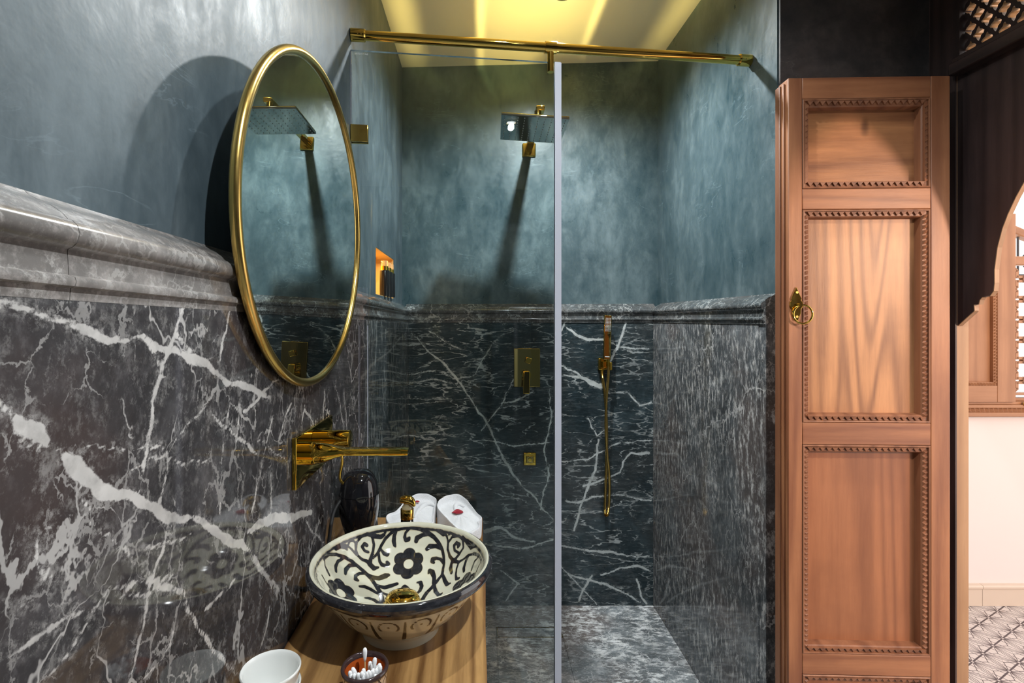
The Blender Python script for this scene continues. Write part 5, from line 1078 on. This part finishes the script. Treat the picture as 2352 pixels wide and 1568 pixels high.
def petal(c, rz, s, label, tilt):
    mb = MB(); v = []; f = []; nu, nw = 8, 6
    for i in range(nu+1):
        a = i/nu
        for j in range(nw+1):
            b = j/nw-.5; wd_ = math.sin(PI*min(1, a*.92+.04))**.7*.9*(1 if a > .35 else .25+.75*a/.35)
            v.append(((a-.5)*s*1.5, b*s*wd_, .10*s*math.sin(PI*a)+.35*s*b*b))
    for i in range(nu):
        for j in range(nw): f.append((i*(nw+1)+j, i*(nw+1)+j+1, (i+1)*(nw+1)+j+1, (i+1)*(nw+1)+j))
    mb.v = v; mb.f = f
    o = mb.build('rose_petal', M['petal'], None, smooth=80); o.location = c; o.rotation_euler = (tilt, 0, rz)
    so = o.modifiers.new('thick', 'SOLIDIFY'); so.thickness = .0008
    tag(o, label, 'petal', 'red petals on the towels')
p_ = PETALS[0]; petal((p_[0], p_[1], p_[2]+.0045), math.radians(8), .019, 'dark red petal lying on the towel at the counter edge', .28)
p_ = PETALS[1]; petal((p_[0], p_[1], p_[2]+.005), math.radians(20), .009, 'small dark red petal tucked in the towel behind the soap dispenser', .28)

# ---- white cups, one nested in the other
CUPC = (-.2700, .664, CT)
def cup(z, label):
    t = thing('ceramic_cup', label, 'cup', (CUPC[0], CUPC[1], CT+z), 'nested white cups')
    MB().lathe([(0, .0065), (.024, .0065), (.0268, .0095), (.0305, .035), (.0335, .058), (.0347, .0622), (.0363, .0640), (.0375, .0628), (.0374, .0605), (.0362, .058), (.0334, .036), (.0295, .012), (.0272, .0035), (.0262, .0006), (.0235, .0006), (.0225, .003), (0, .003)], (CUPC[0], CUPC[1], CT+z), 56).build('body', M['white_ceramic'], t, smooth=60)
    return t
cup(0, 'white ceramic cup underneath, its rim showing below the top cup')
cup(.0212, 'white ceramic cup on top of the nested pair by the wall')

# ---- terracotta pot with cotton swabs
PC = (-.1572, .706, CT)
pt_ = thing('swab_pot', 'small terracotta pot with dark glazed rim and painted sides', 'pot', PC)
M['terracotta'] = simple('orange_glazed_terracotta', (.50, .10, .018), .12, 0, Coat_Weight=.5)
def pot_out():
    m, nt, p = new_mat('painted_pot_side')
    tc_ = N(nt, 'ShaderNodeTexCoord'); sx = N(nt, 'ShaderNodeSeparateXYZ'); lk(nt, tc_.outputs['Object'], sx.inputs[0])
    ang = math_(nt, 'ARCTAN2', sx.outputs[1], sx.outputs[0])
    w1 = math_(nt, 'ABSOLUTE', math_(nt, 'SUBTRACT', math_(nt, 'FRACT', math_(nt, 'ADD', math_(nt, 'MULTIPLY', ang, 14/(2*PI)), math_(nt, 'MULTIPLY', sx.outputs[2], 60))), .5))
    w2 = math_(nt, 'ABSOLUTE', math_(nt, 'SUBTRACT', math_(nt, 'FRACT', math_(nt, 'SUBTRACT', math_(nt, 'MULTIPLY', ang, 14/(2*PI)), math_(nt, 'MULTIPLY', sx.outputs[2], 60))), .5))
    k = math_(nt, 'MAXIMUM', smooth(nt, w1, .05, .10, 1., 0.), smooth(nt, w2, .05, .10, 1., 0.))
    lk(nt, mixc(nt, k, (.62, .45, .30), (.03, .022, .02)), p.inputs['Base Color']); p.inputs['Roughness'].default_value = .25; return m
MB().lathe([(0, .0006), (.0245, .0006), (.0262, .004), (.0285, .030), (.0300, .050), (.0303, .0535)], PC, 48).build('side', pot_out(), pt_, smooth=60)
MB().lathe([(0, .0045), (.0225, .0048), (.0250, .030), (.0272, .0535)], PC, 48).build('glazed_lining', M['terracotta'], pt_, smooth=60)
MB().lathe([(.0303, .0533), (.0322, .0545), (.0326, .0572), (.0312, .0598), (.0290, .0600), (.0275, .0580), (.0270, .0533)], PC, 48).build('rim', simple('dark_pot_glaze', (.045, .028, .028), .10), pt_, smooth=60)
sbud = None
rnd = random.Random(3)
for i, (x, y, z) in enumerate(SWABS):
    top = Vector((x, y, z))
    v2 = Vector((x-PC[0], y-PC[1])); 
    if v2.length > .0235: v2 = v2*(.0235/v2.length); top.x = PC[0]+v2.x; top.y = PC[1]+v2.y
    top.z += rnd.uniform(-.006, .006)+(.012 if i == 0 else 0)
    bt = Vector((PC[0]+v2.x*.55+rnd.uniform(-.004, .004), PC[1]+v2.y*.55+rnd.uniform(-.004, .004), CT+.0065))
    if i == 1: bt = Vector((PC[0]+.010, PC[1]-.006, CT+.007))
    t = thing('cotton_swab', {0: 'tallest cotton swab rising above the back rim of the terracotta pot', 1: 'slanting cotton swab leaning left on its own in the terracotta pot'}.get(i, 'white tipped cotton swab bunched upright in the terracotta pot'), 'cotton swab', tuple(bt), 'cotton swabs in the pot')
    d = top-bt; t.rotation_euler = d.to_track_quat('Z', 'Y').to_euler(); L = d.length
    if sbud is None:
        a = MB().cyl((0, 0, 0), (0, 0, 1), .0011, n=8).build('stick', M['bamboo'], t, world=False)
        b = MB().lathe([(0, -.015), (.0014, -.0148), (.0024, -.010), (.0030, -.005), (.0031, -.001), (.0024, .0018), (.0012, .0030), (0, .0033)], (0, 0, 0), 14).build('cotton_bud', M['cotton'], t, world=False, smooth=80)
        sbud = (a.data, b.data)
    else:
        a = bpy.data.objects.new('stick', sbud[0]); b = bpy.data.objects.new('cotton_bud', sbud[1])
        for o in (a, b): C.objects.link(o); o.parent = t
    a.scale = (1, 1, L-.004); b.location = (0, 0, L-.003)
